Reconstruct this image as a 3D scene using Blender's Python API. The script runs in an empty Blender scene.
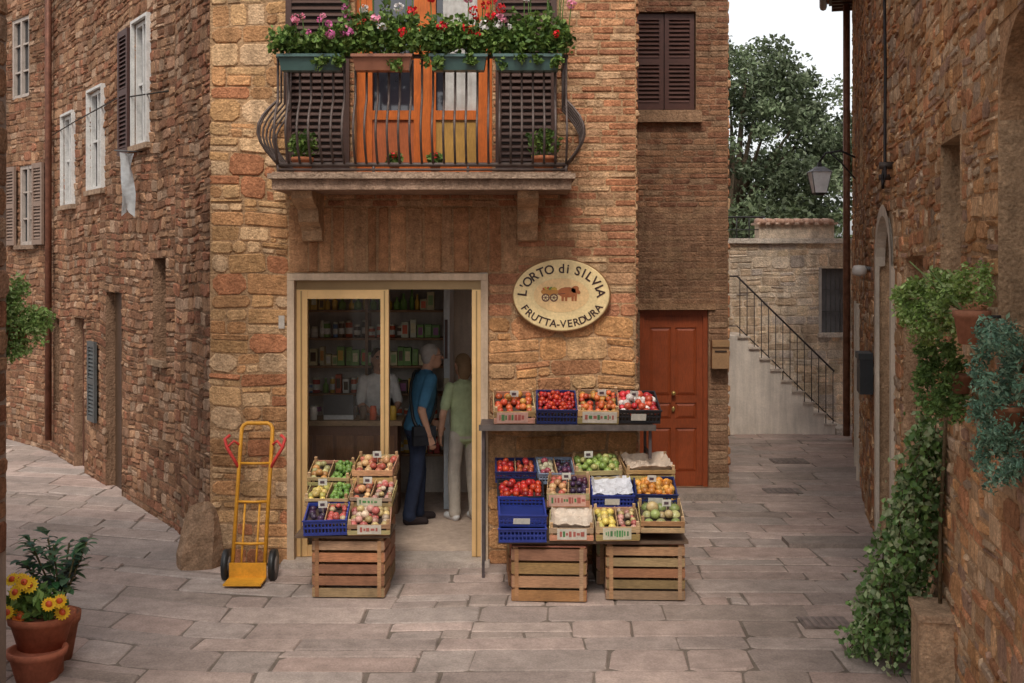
import bpy, math, random
import numpy as np
from mathutils import Vector, Matrix, Euler
R=random.Random(7); NR=np.random.default_rng(7)
sc=bpy.context.scene
# ------------------------------------------------------------------ materials
MATS={}
def attr_mat(name,rough=.8,metal=0,n1=(4,.75,1.15),n2=(60,.85,1.1),bump=.3,bscale=60,bdist=.01,spec=.3,transl=0,streak=None,coat=0,n3=None):
    m=bpy.data.materials.new(name); m.use_nodes=True
    nt=m.node_tree; N=nt.nodes; L=nt.links
    p=N['Principled BSDF']; out=N['Material Output']
    a=N.new('ShaderNodeAttribute'); a.attribute_name='Col'
    tc=N.new('ShaderNodeTexCoord')
    cur=a.outputs['Color']
    def mul(scale,lo,hi,detail=5,mapping=None):
        nonlocal cur
        n=N.new('ShaderNodeTexNoise'); n.inputs['Scale'].default_value=scale; n.inputs['Detail'].default_value=detail
        n.inputs['Roughness'].default_value=.65
        if mapping:
            mp=N.new('ShaderNodeMapping'); mp.inputs['Scale'].default_value=mapping
            L.new(tc.outputs['Object'],mp.inputs['Vector']); L.new(mp.outputs[0],n.inputs['Vector'])
        else: L.new(tc.outputs['Object'],n.inputs['Vector'])
        r=N.new('ShaderNodeMapRange'); r.inputs['From Min'].default_value=.3; r.inputs['From Max'].default_value=.7
        r.inputs['To Min'].default_value=lo; r.inputs['To Max'].default_value=hi
        L.new(n.outputs[0],r.inputs['Value'])
        v=N.new('ShaderNodeVectorMath'); v.operation='SCALE'
        L.new(cur,v.inputs[0]); L.new(r.outputs[0],v.inputs['Scale']); cur=v.outputs[0]
        return n
    if n1: mul(*n1)
    if n2: mul(*n2)
    if n3: mul(*n3)
    if streak: mul(streak[0],streak[1],streak[2],4,streak[3])
    L.new(cur,p.inputs['Base Color'])
    p.inputs['Roughness'].default_value=rough; p.inputs['Metallic'].default_value=metal
    p.inputs['Specular IOR Level'].default_value=spec
    if coat: p.inputs['Coat Weight'].default_value=coat
    if bump:
        n=N.new('ShaderNodeTexNoise'); n.inputs['Scale'].default_value=bscale; n.inputs['Detail'].default_value=6
        L.new(tc.outputs['Object'],n.inputs['Vector'])
        b=N.new('ShaderNodeBump'); b.inputs['Strength'].default_value=bump; b.inputs['Distance'].default_value=bdist
        L.new(n.outputs[0],b.inputs['Height']); L.new(b.outputs[0],p.inputs['Normal'])
    if transl:
        t=N.new('ShaderNodeBsdfTranslucent'); L.new(cur,t.inputs['Color'])
        mx=N.new('ShaderNodeMixShader'); mx.inputs[0].default_value=transl
        L.new(p.outputs[0],mx.inputs[1]); L.new(t.outputs[0],mx.inputs[2]); L.new(mx.outputs[0],out.inputs['Surface'])
    MATS[name]=m
attr_mat('stone',.92,n1=(1.0,.68,1.25),n2=(14,.72,1.26),n3=(70,.70,1.28),bump=.9,bscale=42,bdist=.02,spec=.10,streak=(3,.76,1.16,(3,3,.35)))
attr_mat('paving',.78,n1=(.8,.72,1.22),n2=(7,.80,1.18),n3=(70,.78,1.2),bump=.6,bscale=45,bdist=.009,spec=.22)
attr_mat('plaster',.9,n1=(1.6,.75,1.12),n2=(40,.9,1.06),bump=.3,bscale=30,bdist=.01,spec=.15,streak=(4,.8,1.1,(3,3,.3)))
attr_mat('wood',.65,n1=(5,.7,1.18),n2=None,bump=.2,bscale=80,bdist=.003,streak=(20,.7,1.2,(1,6,6)))
attr_mat('vwood',.5,n1=(5,.8,1.15),n2=None,bump=.2,bscale=80,bdist=.003,streak=(20,.75,1.15,(6,6,.6)))
attr_mat('iron',.55,metal=.3,n1=(12,.6,1.3),n2=None,bump=.2,bscale=90,bdist=.002)
attr_mat('gold',.34,metal=.55,n1=(3,.85,1.1),n2=None,bump=0)
attr_mat('plastic',.42,n1=(8,.8,1.1),n2=None,bump=0,spec=.45)
attr_mat('paint',.5,n1=(10,.8,1.1),n2=(50,.85,1.08),bump=.15,bscale=60,bdist=.002,spec=.4)
attr_mat('leaf',.55,n1=(6,.75,1.25),n2=None,bump=0,transl=.25,spec=.35)
attr_mat('fruit',.38,n1=(25,.75,1.2),n2=None,bump=0,spec=.45)
attr_mat('cloth',.9,n1=(9,.8,1.15),n2=None,bump=.5,bscale=14,bdist=.02,spec=.1)
attr_mat('terracotta',.85,n1=(8,.65,1.15),n2=(50,.85,1.15),bump=.2,bscale=60,bdist=.004)
def glass_mat():
    m=bpy.data.materials.new('glass'); m.use_nodes=True; nt=m.node_tree; N=nt.nodes; L=nt.links
    for n in list(N):
        if n.type=='BSDF_PRINCIPLED': N.remove(n)
    o=[n for n in N if n.type=='OUTPUT_MATERIAL'][0]
    t=N.new('ShaderNodeBsdfTransparent'); t.inputs[0].default_value=(.95,.96,.95,1)
    g=N.new('ShaderNodeBsdfGlossy'); g.inputs['Roughness'].default_value=.02
    f=N.new('ShaderNodeFresnel'); f.inputs[0].default_value=1.45
    mx=N.new('ShaderNodeMixShader'); L.new(f.outputs[0],mx.inputs[0]); L.new(t.outputs[0],mx.inputs[1]); L.new(g.outputs[0],mx.inputs[2])
    L.new(mx.outputs[0],o.inputs['Surface']); MATS['glass']=m
glass_mat()
attr_mat('pane',.06,n1=(2,.6,1.3),n2=None,bump=.03,bscale=3,bdist=.01,spec=.8)
# ------------------------------------------------------------------ mesh builder
class MB:
    def __init__(s): s.v=[];s.f=[];s.m=[];s.c=[];s.s=[];s.M=None
    def add(s,vs,fs,mat,col,smooth=False):
        o=len(s.v)
        if s.M is not None: vs=[tuple(s.M@Vector(v)) for v in vs]
        s.v.extend(vs); s.f.extend([tuple(i+o for i in f) for f in fs])
        s.m.extend([mat]*len(fs)); s.s.extend([smooth]*len(fs)); s.c.extend([(col[0],col[1],col[2],1.)]*len(vs))
    def box(s,x0,x1,y0,y1,z0,z1,mat,col):
        s.add([(x0,y0,z0),(x1,y0,z0),(x1,y1,z0),(x0,y1,z0),(x0,y0,z1),(x1,y0,z1),(x1,y1,z1),(x0,y1,z1)],
              [(0,3,2,1),(4,5,6,7),(0,1,5,4),(1,2,6,5),(2,3,7,6),(3,0,4,7)],mat,col)
    def quad(s,a,b,c,d,mat,col): s.add([a,b,c,d],[(0,1,2,3)],mat,col)
    def tube(s,pts,r,mat,col,n=8,closed=False,smooth=True):
        pts=[Vector(p) for p in pts]; rs=r if isinstance(r,(list,tuple)) else [r]*len(pts)
        k=len(pts); up=None; vs=[]
        for i,p in enumerate(pts):
            if closed: t=pts[(i+1)%k]-pts[i-1]
            else: t=pts[min(i+1,k-1)]-pts[max(i-1,0)]
            if t.length<1e-9: t=Vector((0,0,1))
            t.normalize()
            if up is None:
                up=Vector((0,0,1)) if abs(t.z)<.9 else Vector((1,0,0))
            a=up-t*up.dot(t)
            if a.length<1e-6: a=t.orthogonal()
            a.normalize(); up=a; b=t.cross(a)
            for j in range(n):
                q=2*math.pi*j/n; vs.append(tuple(p+(a*math.cos(q)+b*math.sin(q))*rs[i]))
        fs=[]
        for i in range(k if closed else k-1):
            for j in range(n):
                a0=i*n+j;a1=i*n+(j+1)%n;b0=((i+1)%k)*n+j;b1=((i+1)%k)*n+(j+1)%n
                fs.append((a0,a1,b1,b0))
        if not closed:
            fs.append(tuple(range(n))[::-1]); fs.append(tuple((k-1)*n+j for j in range(n)))
        s.add(vs,fs,mat,col,smooth)
    def lathe(s,c,prof,mat,col,n=20,smooth=True):
        vs=[];fs=[]
        for r,z in prof:
            for j in range(n):
                q=2*math.pi*j/n; vs.append((c[0]+r*math.cos(q),c[1]+r*math.sin(q),c[2]+z))
        for i in range(len(prof)-1):
            for j in range(n): fs.append((i*n+j,i*n+(j+1)%n,(i+1)*n+(j+1)%n,(i+1)*n+j))
        s.add(vs,fs,mat,col,smooth)
    def ball(s,c,r,mat,col,n=10,m=6):
        if not isinstance(r,(list,tuple)): r=(r,r,r)
        vs=[(c[0],c[1],c[2]-r[2])]
        for i in range(1,m):
            p=-math.pi/2+math.pi*i/m
            for j in range(n):
                q=2*math.pi*j/n; vs.append((c[0]+r[0]*math.cos(p)*math.cos(q),c[1]+r[1]*math.cos(p)*math.sin(q),c[2]+r[2]*math.sin(p)))
        vs.append((c[0],c[1],c[2]+r[2])); fs=[]
        for j in range(n): fs.append((0,1+(j+1)%n,1+j))
        for i in range(m-2):
            for j in range(n):
                a=1+i*n; fs.append((a+j,a+(j+1)%n,a+n+(j+1)%n,a+n+j))
        a=1+(m-2)*n; e=len(vs)-1
        for j in range(n): fs.append((a+j,a+(j+1)%n,e))
        s.add(vs,fs,mat,col,True)
    def leaves(s,P,size,cols,aspect=.55,mat='leaf',bias=None,droop=0):
        P=np.asarray(P,float); n=len(P)
        d=NR.normal(size=(n,3))
        if bias is not None: d+=np.asarray(bias)
        d/=np.linalg.norm(d,axis=1)[:,None]
        e=NR.normal(size=(n,3)); e[:,2]-=droop; e-=d*(e*d).sum(1)[:,None]; e/=np.linalg.norm(e,axis=1)[:,None]
        w=np.cross(d,e)
        sz=size*(.6+.8*NR.random(n))[:,None]
        a=P-e*sz*.5; b=P+w*sz*aspect*.5+d*sz*.12; c=P+e*sz*.5; f=P-w*sz*aspect*.5+d*sz*.12
        V=np.stack([a,b,c,f],1).reshape(-1,3)
        o=len(s.v); s.v.extend(map(tuple,V.tolist()))
        s.f.extend([(o+4*i,o+4*i+1,o+4*i+2,o+4*i+3) for i in range(n)])
        s.m.extend([mat]*n); s.s.extend([False]*n)
        C=np.asarray(cols,float)
        if C.ndim==1: C=np.tile(C,(n,1))
        C=C*(.65+.7*NR.random(n))[:,None]
        C=np.repeat(C,4,0)
        s.c.extend([(x[0],x[1],x[2],1.) for x in C.tolist()])
    def build(s,name,parent=None):
        me=bpy.data.meshes.new(name); me.from_pydata(s.v,[],s.f)
        names=sorted(set(s.m)); idx={k:i for i,k in enumerate(names)}
        for k in names: me.materials.append(MATS[k])
        me.polygons.foreach_set('material_index',[idx[k] for k in s.m])
        me.polygons.foreach_set('use_smooth',s.s)
        ca=me.color_attributes.new('Col','FLOAT_COLOR','POINT')
        ca.data.foreach_set('color',np.array(s.c,dtype=np.float32).ravel())
        me.update()
        o=bpy.data.objects.new(name,me); sc.collection.objects.link(o)
        if parent: o.parent=parent
        return o
def empty(name):
    o=bpy.data.objects.new(name,None); sc.collection.objects.link(o); return o
def basis(O,U,N,V=(0,0,1)):
    U=Vector(U).normalized();N=Vector(N).normalized();V=Vector(V)
    return Matrix(((U.x,N.x,V.x,O[0]),(U.y,N.y,V.y,O[1]),(U.z,N.z,V.z,O[2]),(0,0,0,1)))
def wallM(p0,p1):
    U=Vector((p1[0]-p0[0],p1[1]-p0[1],0)); L=U.length; U.normalize()
    return basis((p0[0],p0[1],0),U,(-U.y,U.x,0)),L
def sheet(mb,u0,u1,z0,z1,holes,depth,mat,col,rcol=None):
    us=sorted({u0,u1}|{h[i] for h in holes for i in (0,1)}); zs=sorted({z0,z1}|{h[i] for h in holes for i in (2,3)})
    for a,b in zip(us,us[1:]):
        for c,d in zip(zs,zs[1:]):
            mu=(a+b)/2;mz=(c+d)/2
            if any(h[0]<mu<h[1] and h[2]<mz<h[3] for h in holes): continue
            mb.quad((a,0,c),(b,0,c),(b,0,d),(a,0,d),mat,col)
    rc=rcol or col
    for h in holes:
        a,b,c,d=h[:4]; o=.012
        mb.quad((a,o,c),(a,o,d),(a,-depth,d),(a,-depth,c),mat,rc); mb.quad((b,o,c),(b,-depth,c),(b,-depth,d),(b,o,d),mat,rc)
        mb.quad((a,o,d),(b,o,d),(b,-depth,d),(a,-depth,d),mat,rc); mb.quad((a,o,c),(a,-depth,c),(b,-depth,c),(b,o,c),mat,rc)
def rubble_def(p):
    u,o,z=p
    return (u+.012*math.sin(3.1*z+1.3*u)+.006*math.sin(11*z+2*u),o,z+.020*math.sin(1.7*u+1.1*z)+.010*math.sin(5.3*u+2.2*z)+.005*math.sin(13*u+z) if z>.15 else z)
def stones(mb,u0,u1,z0,z1,hr,wr,pal,holes=(),out=(.006,.028),gap=.012,mat='stone',jit=.008,cham=(.1,.3),deform=None,vj=.12,split=0.):
    hs=[h for h in holes if h[1]>u0 and h[0]<u1 and h[3]>z0 and h[2]<z1]
    zs=sorted({z0,z1}|{min(max(h[i],z0),z1) for h in hs for i in (2,3)})
    def stone(xa,xb,ya,yb):
        g=gap/2*R.uniform(.5,1.6)
        x0,x1,y0,y1=xa+g,xb-g,ya+g,yb-g
        if x1-x0<=.01 or y1-y0<=.01: return
        c=min(x1-x0,y1-y0)*R.uniform(*cham); j=min(jit,(y1-y0)*.18)
        J=lambda:R.uniform(-j,j)
        ring=[(x0+c+J(),y0+J()*.7),(x1-c+J(),y0+J()*.7),(x1+J()*.6,y0+c+J()),(x1+J()*.6,y1-c+J()),(x1-c+J(),y1+J()*.7),(x0+c+J(),y1+J()*.7),(x0+J()*.6,y1-c+J()),(x0+J()*.6,y0+c+J())]
        cx=(x0+x1)/2;cy=(y0+y1)/2; o=R.uniform(*out); ta=R.uniform(-.35,.35)*o;tb=R.uniform(-.35,.35)*o
        ins=min(.010,(y1-y0)*.2,(x1-x0)*.2)
        vs=[(p[0],-.004,p[1]) for p in ring]
        hw=(x1-x0)/2;hh=(y1-y0)/2
        vs+=[(cx+(p[0]-cx)*(1-.3*ins/hw),o*.6,cy+(p[1]-cy)*(1-.3*ins/hh)) for p in ring]
        vs+=[(cx+(p[0]-cx)*(1-ins/hw),o+ta*(p[0]-cx)/hw+tb*(p[1]-cy)/hh,cy+(p[1]-cy)*(1-ins/hh)) for p in ring]
        fs=[]
        for k in range(8):
            k2=(k+1)%8; fs.append((k,k2,8+k2,8+k)); fs.append((8+k,8+k2,16+k2,16+k))
        fs.append(tuple(range(16,24)))
        if deform: vs=[deform(p) for p in vs]
        base=pal(cx,cy); f=R.uniform(1-vj,1+vj)
        mb.add(vs,fs,mat,(base[0]*f,base[1]*f,base[2]*f))
    for za,zb in zip(zs,zs[1:]):
        if zb-za<.02: continue
        n=max(1,round((zb-za)/(sum(hr)/2))); ws=[R.uniform(*hr) for _ in range(n)]; t=sum(ws)
        z=za
        for w in ws:
            z2=z+w*(zb-za)/t
            iv=[(u0,u1)]
            for h in hs:
                if h[2]<(z+z2)/2<h[3]:
                    nv=[]
                    for a,b in iv:
                        if h[1]<=a or h[0]>=b: nv.append((a,b)); continue
                        if h[0]>a: nv.append((a,h[0]))
                        if h[1]<b: nv.append((h[1],b))
                    iv=nv
            for a,b in iv:
                u=a
                while u<b-.01:
                    q=R.uniform(*wr)
                    if b-u-q<wr[0]*.7: q=b-u
                    e=u+q; r=R.random()
                    if r<split:
                        zm=z+(z2-z)*R.uniform(.3,.7)
                        if R.random()<.5 and q>.16:
                            um=u+q*R.uniform(.35,.65); stone(u,um,z,zm); stone(um,e,z,zm); stone(u,e,zm,z2)
                        else: stone(u,e,z,zm); stone(u,e,zm,z2)
                    else: stone(u,e,z,z2)
                    u=e
            z=z2
def palette(cols,k=1.): 
    cols=[tuple(q*k for q in c) for c in cols]
    return lambda u,z: R.choice(cols)
def shutter(mb,u0,u1,z0,z1,o,col,mat='paint',step=.045):
    t=.05
    mb.box(u0,u0+t,o,o+.035,z0,z1,mat,col); mb.box(u1-t,u1,o,o+.035,z0,z1,mat,col)
    zm=(z0+z1)/2
    for za,zb in ((z0,z0+.07),(zm-.035,zm+.035),(z1-.07,z1)): mb.box(u0+t,u1-t,o+.001,o+.034,za,zb,mat,col)
    for a,b in ((z0+.07,zm-.035),(zm+.035,z1-.07)):
        n=int((b-a)/step)
        for i in range(n):
            z=a+(i+.2)*(b-a)/n
            mb.add([(u0+t,o+.03,z),(u1-t,o+.03,z),(u1-t,o+.004,z+.03),(u0+t,o+.004,z+.03),(u0+t,o+.03,z+.008),(u1-t,o+.03,z+.008),(u1-t,o+.004,z+.038),(u0+t,o+.004,z+.038)],
              [(0,1,2,3),(4,5,6,7),(0,1,5,4),(2,3,7,6)],mat,col)
    mb.box(u0+t,u1-t,o-.004,o+.002,z0+.07,z1-.07,mat,tuple(c*.4 for c in col))
def window(mb,u0,u1,z0,z1,d,fc,muntin=2,pane=(.03,.035,.04),sill=None,t=.05):
    mb.box(u0,u1,-d-.03,-d-.01,z0,z1,'pane',pane)
    for a,b in ((u0,u0+t),(u1-t,u1),((u0+u1)/2-t*.4,(u0+u1)/2+t*.4)): mb.box(a,b,-d-.005,-d+.05,z0,z1,'paint',fc)
    for z in (z0,z1-t): mb.box(u0+t,u1-t,-d-.004,-d+.045,z,z+t,'paint',fc)
    for i in range(1,muntin):
        z=z0+(z1-z0)*i/muntin; mb.box(u0+t,u1-t,-d-.004,-d+.03,z-.012,z+.012,'paint',fc)
    if sill: mb.box(u0-.08,u1+.08,-d,.07,z0-.06,z0-.002,'stone',sill)
def plank_door(mb,u0,u1,z0,z1,d,col):
    n=max(3,int((u1-u0)/.14))
    for i in range(n):
        a=u0+(u1-u0)*i/n; mb.box(a+.003,a+(u1-u0)/n-.003,-d-.04,-d+R.uniform(0,.006),z0,z1,'vwood',tuple(c*R.uniform(.85,1.15) for c in col))
    mb.box(u0,u1,-d-.06,-d-.03,z0,z1,'vwood',tuple(c*.3 for c in col))

# ------------------------------------------------------------------ ground
g=MB(); g.quad((-250,-250,0),(250,-250,0),(250,250,0),(-250,250,0),'paving',(.17,.135,.11)); g.build('ground')
pv=MB(); pv.M=basis((0,0,0),(1,0,0),(0,0,1),(0,1,0))
def pdef(p):
    x,o,y=p
    y2=y+.05*math.sin(x*.9+.5)+.04*math.sin(y*1.3+x*.5)+.012*math.sin(x*4.1+y)
    if x<-2: y2+= (-(x+2))*.28
    return (x+.05*math.sin(y*.8)+.012*math.sin(y*5+x),max(o,.0) if o<0 else o,y2)
ppal=palette([(.38,.29,.25),(.35,.275,.24),(.40,.305,.265),(.33,.262,.23),(.385,.295,.255),(.36,.29,.255),(.42,.33,.285),(.31,.245,.21),(.38,.28,.24),(.36,.295,.26)],.98)
stones(pv,-13,7.5,-1,20,(.2,.46),(.28,1.05),ppal,out=(.003,.012),gap=.013,mat='paving',jit=.018,cham=(.02,.12),deform=pdef,vj=.09,split=.12)
pv.M=None
pv.build('stone_pavement')
dc=MB()
for (x,y,w,d) in ((2.23,8.35,.34,.26),(3.05,13.2,.4,.3),(3.6,15.2,.45,.35)):
    dc.box(x-w/2,x+w/2,y-d/2,y+d/2,.004,.016,'iron',(.2,.16,.14))
    for i in range(6):
        a=x-w/2+.02+i*(w-.04)/6; dc.box(a,a+.025,y-d/2+.02,y+d/2-.02,.016,.022,'iron',(.26,.2,.18))
dc.build('drain_cover')
sl=MB(); sl.box(2.5,3.35,10.55,10.85,0,.05,'paving',(.27,.22,.19)); sl.build('doorstep_slab')

# ------------------------------------------------------------------ main building
H=9.
house=empty('stone_house')
F=basis((-2.58,10,0),(1,0,0),(0,-1,0)); X=2.58
tan=palette([(.54,.29,.135),(.48,.25,.11),(.58,.35,.175),(.43,.21,.10),(.52,.31,.16),(.40,.19,.095),(.57,.30,.13)],1.0)
tanL=palette([(.58,.35,.175),(.51,.29,.135),(.61,.39,.215),(.45,.24,.115),(.54,.28,.13),(.47,.20,.10),(.56,.37,.22)],.98)
brick=palette([(.48,.22,.115),(.43,.185,.095),(.53,.27,.14),(.38,.165,.09),(.46,.26,.145),(.53,.33,.19)],.97)
brickmix=palette([(.48,.22,.12),(.44,.2,.105),(.52,.28,.15),(.40,.18,.1),(.53,.35,.2),(.54,.31,.17)])
holes=[(-1.91+X,-.21+X,0,2.495),(-1.34+X,-.17+X,3.3,5.45)]
w=MB(); w.M=F
sheet(w,0,3.64,0,H,holes,.27,'stone',(.43,.265,.145))
stones(w,0,.67,0,H,(.10,.22),(.12,.34),tanL,holes,gap=.010,out=(.002,.016),split=.30,deform=rubble_def,cham=(.08,.3),vj=.16)
stones(w,.67,2.63,2.495,3.06,(.54,.56),(.07,.17),palette([(.46,.245,.125),(.40,.20,.10),(.50,.285,.155),(.42,.20,.10)]),holes,out=(.002,.014),gap=.012,cham=(.02,.08),vj=.18)
stones(w,2.37,3.64,0,2.12,(.11,.24),(.16,.44),tan,holes,gap=.010,out=(.002,.016),split=.28,deform=rubble_def,cham=(.08,.3),vj=.16)
stones(w,2.37,3.64,2.12,2.495,(.06,.11),(.14,.32),brickmix,holes,out=(.002,.01),gap=.009)
stones(w,2.63,3.64,2.495,3.06,(.06,.09),(.14,.3),brickmix,holes,out=(.002,.01),gap=.009)
stones(w,.67,1.0,3.06,H,(.07,.15),(.12,.3),tanL,holes,out=(.002,.012),gap=.009,split=.3)
stones(w,1.0,3.64,3.06,H,(.055,.07),(.14,.27),brick,holes,out=(.002,.009),gap=.010,jit=.004,cham=(.06,.16),vj=.16)
w.M=None; w.build('facade_wall',house)
w=MB(); w.M=basis((1.06,10,0),(0,1,0),(1,0,0)); sh_h=[(.6,2.8,.5,2.8)]  # unseen side opening, added to let daylight into the shop
sheet(w,0,3,0,H,sh_h,.06,'stone',(.36,.22,.13)); stones(w,0,3,0,H,(.06,.1),(.15,.3),brick,sh_h)
for i in range(12): w.tube([(.7+i*.18,-.03,.5),(.7+i*.18,-.03,2.8)],.009,'iron',(.06,.05,.05),n=5)
w.M=None; w.build('return_wall',house)
w=MB(); w.M=basis((1.06,13,0),(1,0,0),(0,-1,0)); xr=1.34
rh=[(.36,1.12,.09,2.06),(.29,.98,4.28,5.37)]
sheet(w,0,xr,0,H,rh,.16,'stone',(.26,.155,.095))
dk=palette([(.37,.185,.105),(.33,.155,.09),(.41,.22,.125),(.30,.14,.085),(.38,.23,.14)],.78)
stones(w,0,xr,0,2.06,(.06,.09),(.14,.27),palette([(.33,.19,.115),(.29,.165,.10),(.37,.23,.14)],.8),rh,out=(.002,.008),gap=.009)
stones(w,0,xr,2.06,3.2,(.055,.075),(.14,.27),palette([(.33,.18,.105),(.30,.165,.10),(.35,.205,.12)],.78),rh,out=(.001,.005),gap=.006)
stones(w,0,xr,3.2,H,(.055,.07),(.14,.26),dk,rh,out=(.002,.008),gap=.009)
w.box(.26,1.2,.0,.03,2.062,2.13,'stone',(.30,.175,.10))
w.box(.24,1.04,-.1,.08,4.14,4.272,'stone',(.33,.20,.12))
w.box(.2,xr+.03,0,.35,0,.085,'paving',(.32,.26,.22))
shutter(w,.30,.63,4.29,5.36,-.07,(.09,.034,.024)); shutter(w,.64,.97,4.29,5.36,-.07,(.09,.034,.024))
w.box(.29,.98,-.16,-.1,4.28,5.37,'paint',(.03,.015,.01))
w.M=None; w.build('recessed_wall',house)
w=MB(); w.M=basis((2.4,13,0),(0,1,0),(1,0,0)); sheet(w,0,6,0,H,[],.1,'stone',(.3,.17,.1)); stones(w,0,6,0,H,(.09,.14),(.2,.4),brick,())
w.M=None; w.build('east_wall',house)
d=MB(); d.M=basis((1.42,13,0),(1,0,0),(0,-1,0)); c=(.27,.058,.018); W=.76
d.box(0,W,-.14,-.09,.09,2.06,'vwood',c)
d.box(0,.05,-.09,-.04,.09,2.06,'vwood',c); d.box(W-.05,W,-.09,-.04,.09,2.06,'vwood',c); d.box(.05,W-.05,-.09,-.041,2.0,2.06,'vwood',c)
for a,b in ((.05,.12),(.355,.405),(W-.12,W-.05)): d.box(a,b,-.09,-.07,.1,2.0,'vwood',c)
for z0,z1 in ((.09,.25),(.74,.84),(1.02,1.10),(1.86,2.0)):
    d.box(.12,.355,-.09,-.0715,z0,z1,'vwood',c); d.box(.405,W-.12,-.09,-.0715,z0,z1,'vwood',c)
for a,b in ((.12,.355),(.405,W-.12)):
    for z0,z1 in ((.25,.74),(.84,1.02),(1.10,1.86)):
        i=.035
        d.add([(a,-.088,z0),(b,-.088,z0),(b,-.088,z1),(a,-.088,z1),(a+i,-.074,z0+i),(b-i,-.074,z0+i),(b-i,-.074,z1-i),(a+i,-.074,z1-i)],
              [(0,1,5,4),(1,2,6,5),(2,3,7,6),(3,0,4,7),(4,5,6,7)],'vwood',tuple(k*1.05 for k in c))
d.ball((.38,-.03,1.13),.026,'gold',(.5,.35,.12)); d.tube([(.38,-.07,1.13),(.38,-.03,1.13)],.01,'gold',(.5,.35,.12))
d.ball((.38,-.05,.95),(.02,.01,.03),'gold',(.4,.28,.1))
d.M=None; d.build('panelled_door',house)
mbx=MB(); mbx.box(2.2,2.39,12.86,12.97,1.42,1.73,'paint',(.38,.22,.11)); mbx.box(2.2,2.39,12.84,12.86,1.66,1.72,'paint',(.36,.21,.1)); mbx.box(2.23,2.36,12.852,12.862,1.6,1.62,'paint',(.05,.03,.02)); mbx.build('letter_box')
# left street wall
pts=[(-2.58,10),(-3.25,11.3),(-6.30,16),(-9.15,19),(-14,21.5)]
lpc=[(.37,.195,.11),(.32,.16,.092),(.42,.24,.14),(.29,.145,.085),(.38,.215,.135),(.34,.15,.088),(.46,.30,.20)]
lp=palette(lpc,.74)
seg_holes=[[],[(.85,1.4,3.82,5.12),(2.7,3.38,3.45,4.63),(4.2,4.8,3.33,4.49),(.28,.72,1.61,2.63),(1.92,2.62,0,2.25),(3.65,4.22,0,1.9),(5.05,5.4,.7,1.85)],
           [(.55,1.1,2.84,3.97),(.75,1.4,4.95,6.1),(2.2,2.9,0,2.)],[]]
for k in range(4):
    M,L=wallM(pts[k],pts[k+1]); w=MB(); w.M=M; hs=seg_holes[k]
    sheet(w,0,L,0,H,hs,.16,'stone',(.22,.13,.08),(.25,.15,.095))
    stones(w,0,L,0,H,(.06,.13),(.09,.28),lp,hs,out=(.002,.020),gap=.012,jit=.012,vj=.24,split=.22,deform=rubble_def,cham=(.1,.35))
    if k==1:
        wc=(.60,.58,.55)
        for h in hs[:3]: 
            window(w,*h,.05,wc,2,sill=(.32,.22,.15),t=.045,pane=(.03,.03,.035)) 
            for a,b,c2,d2 in ((h[0]-.03,h[0],h[2],h[3]),(h[1],h[1]+.03,h[2],h[3])): w.box(a,b,.0,.05,c2,d2,'paint',wc)
            w.box(h[0]-.03,h[1]+.03,.0,.05,h[3],h[3]+.03,'paint',wc)
        shutter(w,1.47,1.86,3.75,5.1,.04,(.07,.03,.024))
        h=hs[3]; w.box(h[0],h[1],-.16,-.13,h[2],h[3],'pane',(.02,.017,.015)); w.box(h[0]-.04,h[1]+.04,-.1,.06,h[2]-.06,h[2]-.002,'stone',(.3,.2,.13))
        plank_door(w,*hs[4],.1,(.08,.045,.03)); plank_door(w,*hs[5],.1,(.10,.05,.035)); plank_door(w,*hs[6],.1,(.07,.045,.035))
        shutter(w,2.95,3.3,.7,1.65,.03,(.08,.085,.085))
        w.tube([(5.35,.09,.2),(5.35,.09,H)],.045,'iron',(.16,.065,.04))
        w.tube([(.1,.04,4.25),(2,.05,4.4),(4,.05,4.35),(5.3,.05,4.3)],.008,'iron',(.03,.025,.02),n=5)
    if k==2:
        window(w,*hs[0],.05,(.42,.35,.3),3,sill=(.3,.2,.14)); window(w,*hs[1],.05,(.42,.35,.3),3); plank_door(w,*hs[2],.1,(.09,.05,.035))
        shutter(w,.15,.5,2.84,3.97,.04,(.24,.16,.12)); shutter(w,1.15,1.5,2.84,3.97,.04,(.24,.16,.12))
    w.M=None; w.build('street_wall',house)
rf=MB(); rv=[(-2.75,9.65),(1.3,9.65),(1.3,12.7),(2.6,12.7),(2.6,13.3),(-4.7,13.3),(-3.45,11.1)]  # outline stops short at the rear, leaving an invented open court to light the shop
n=len(rv); rf.add([(x,y,H) for x,y in rv]+[(x,y,H+.15) for x,y in rv],[tuple(range(n)),tuple(range(n,2*n))]+[(i,(i+1)%n,n+(i+1)%n,n+i) for i in range(n)],'terracotta',(.35,.16,.09)); rf.build('roof',house)
cl=MB(); M,L=wallM(pts[1],pts[2]); cl.M=M; vs=[];fs=[]
for i in range(9):
    for j in range(5): vs.append((1.1+.05*math.sin(i*.9+j),.10+j*.034+.02*math.sin(j*2+i*.6),3.72-i*.07-(.05*abs(j-2) if i==8 else 0)))
for i in range(8):
    for j in range(4): a=i*5+j; fs.append((a,a+1,a+6,a+5))
cl.add(vs,fs,'cloth',(.5,.52,.53),True); cl.tube([(1.1,0,3.74),(1.1,.3,3.74)],.008,'iron',(.1,.1,.1)); cl.M=None; cl.build('hanging_cloth')
gs=MB(); n=9; vs=[];fs=[]
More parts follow.
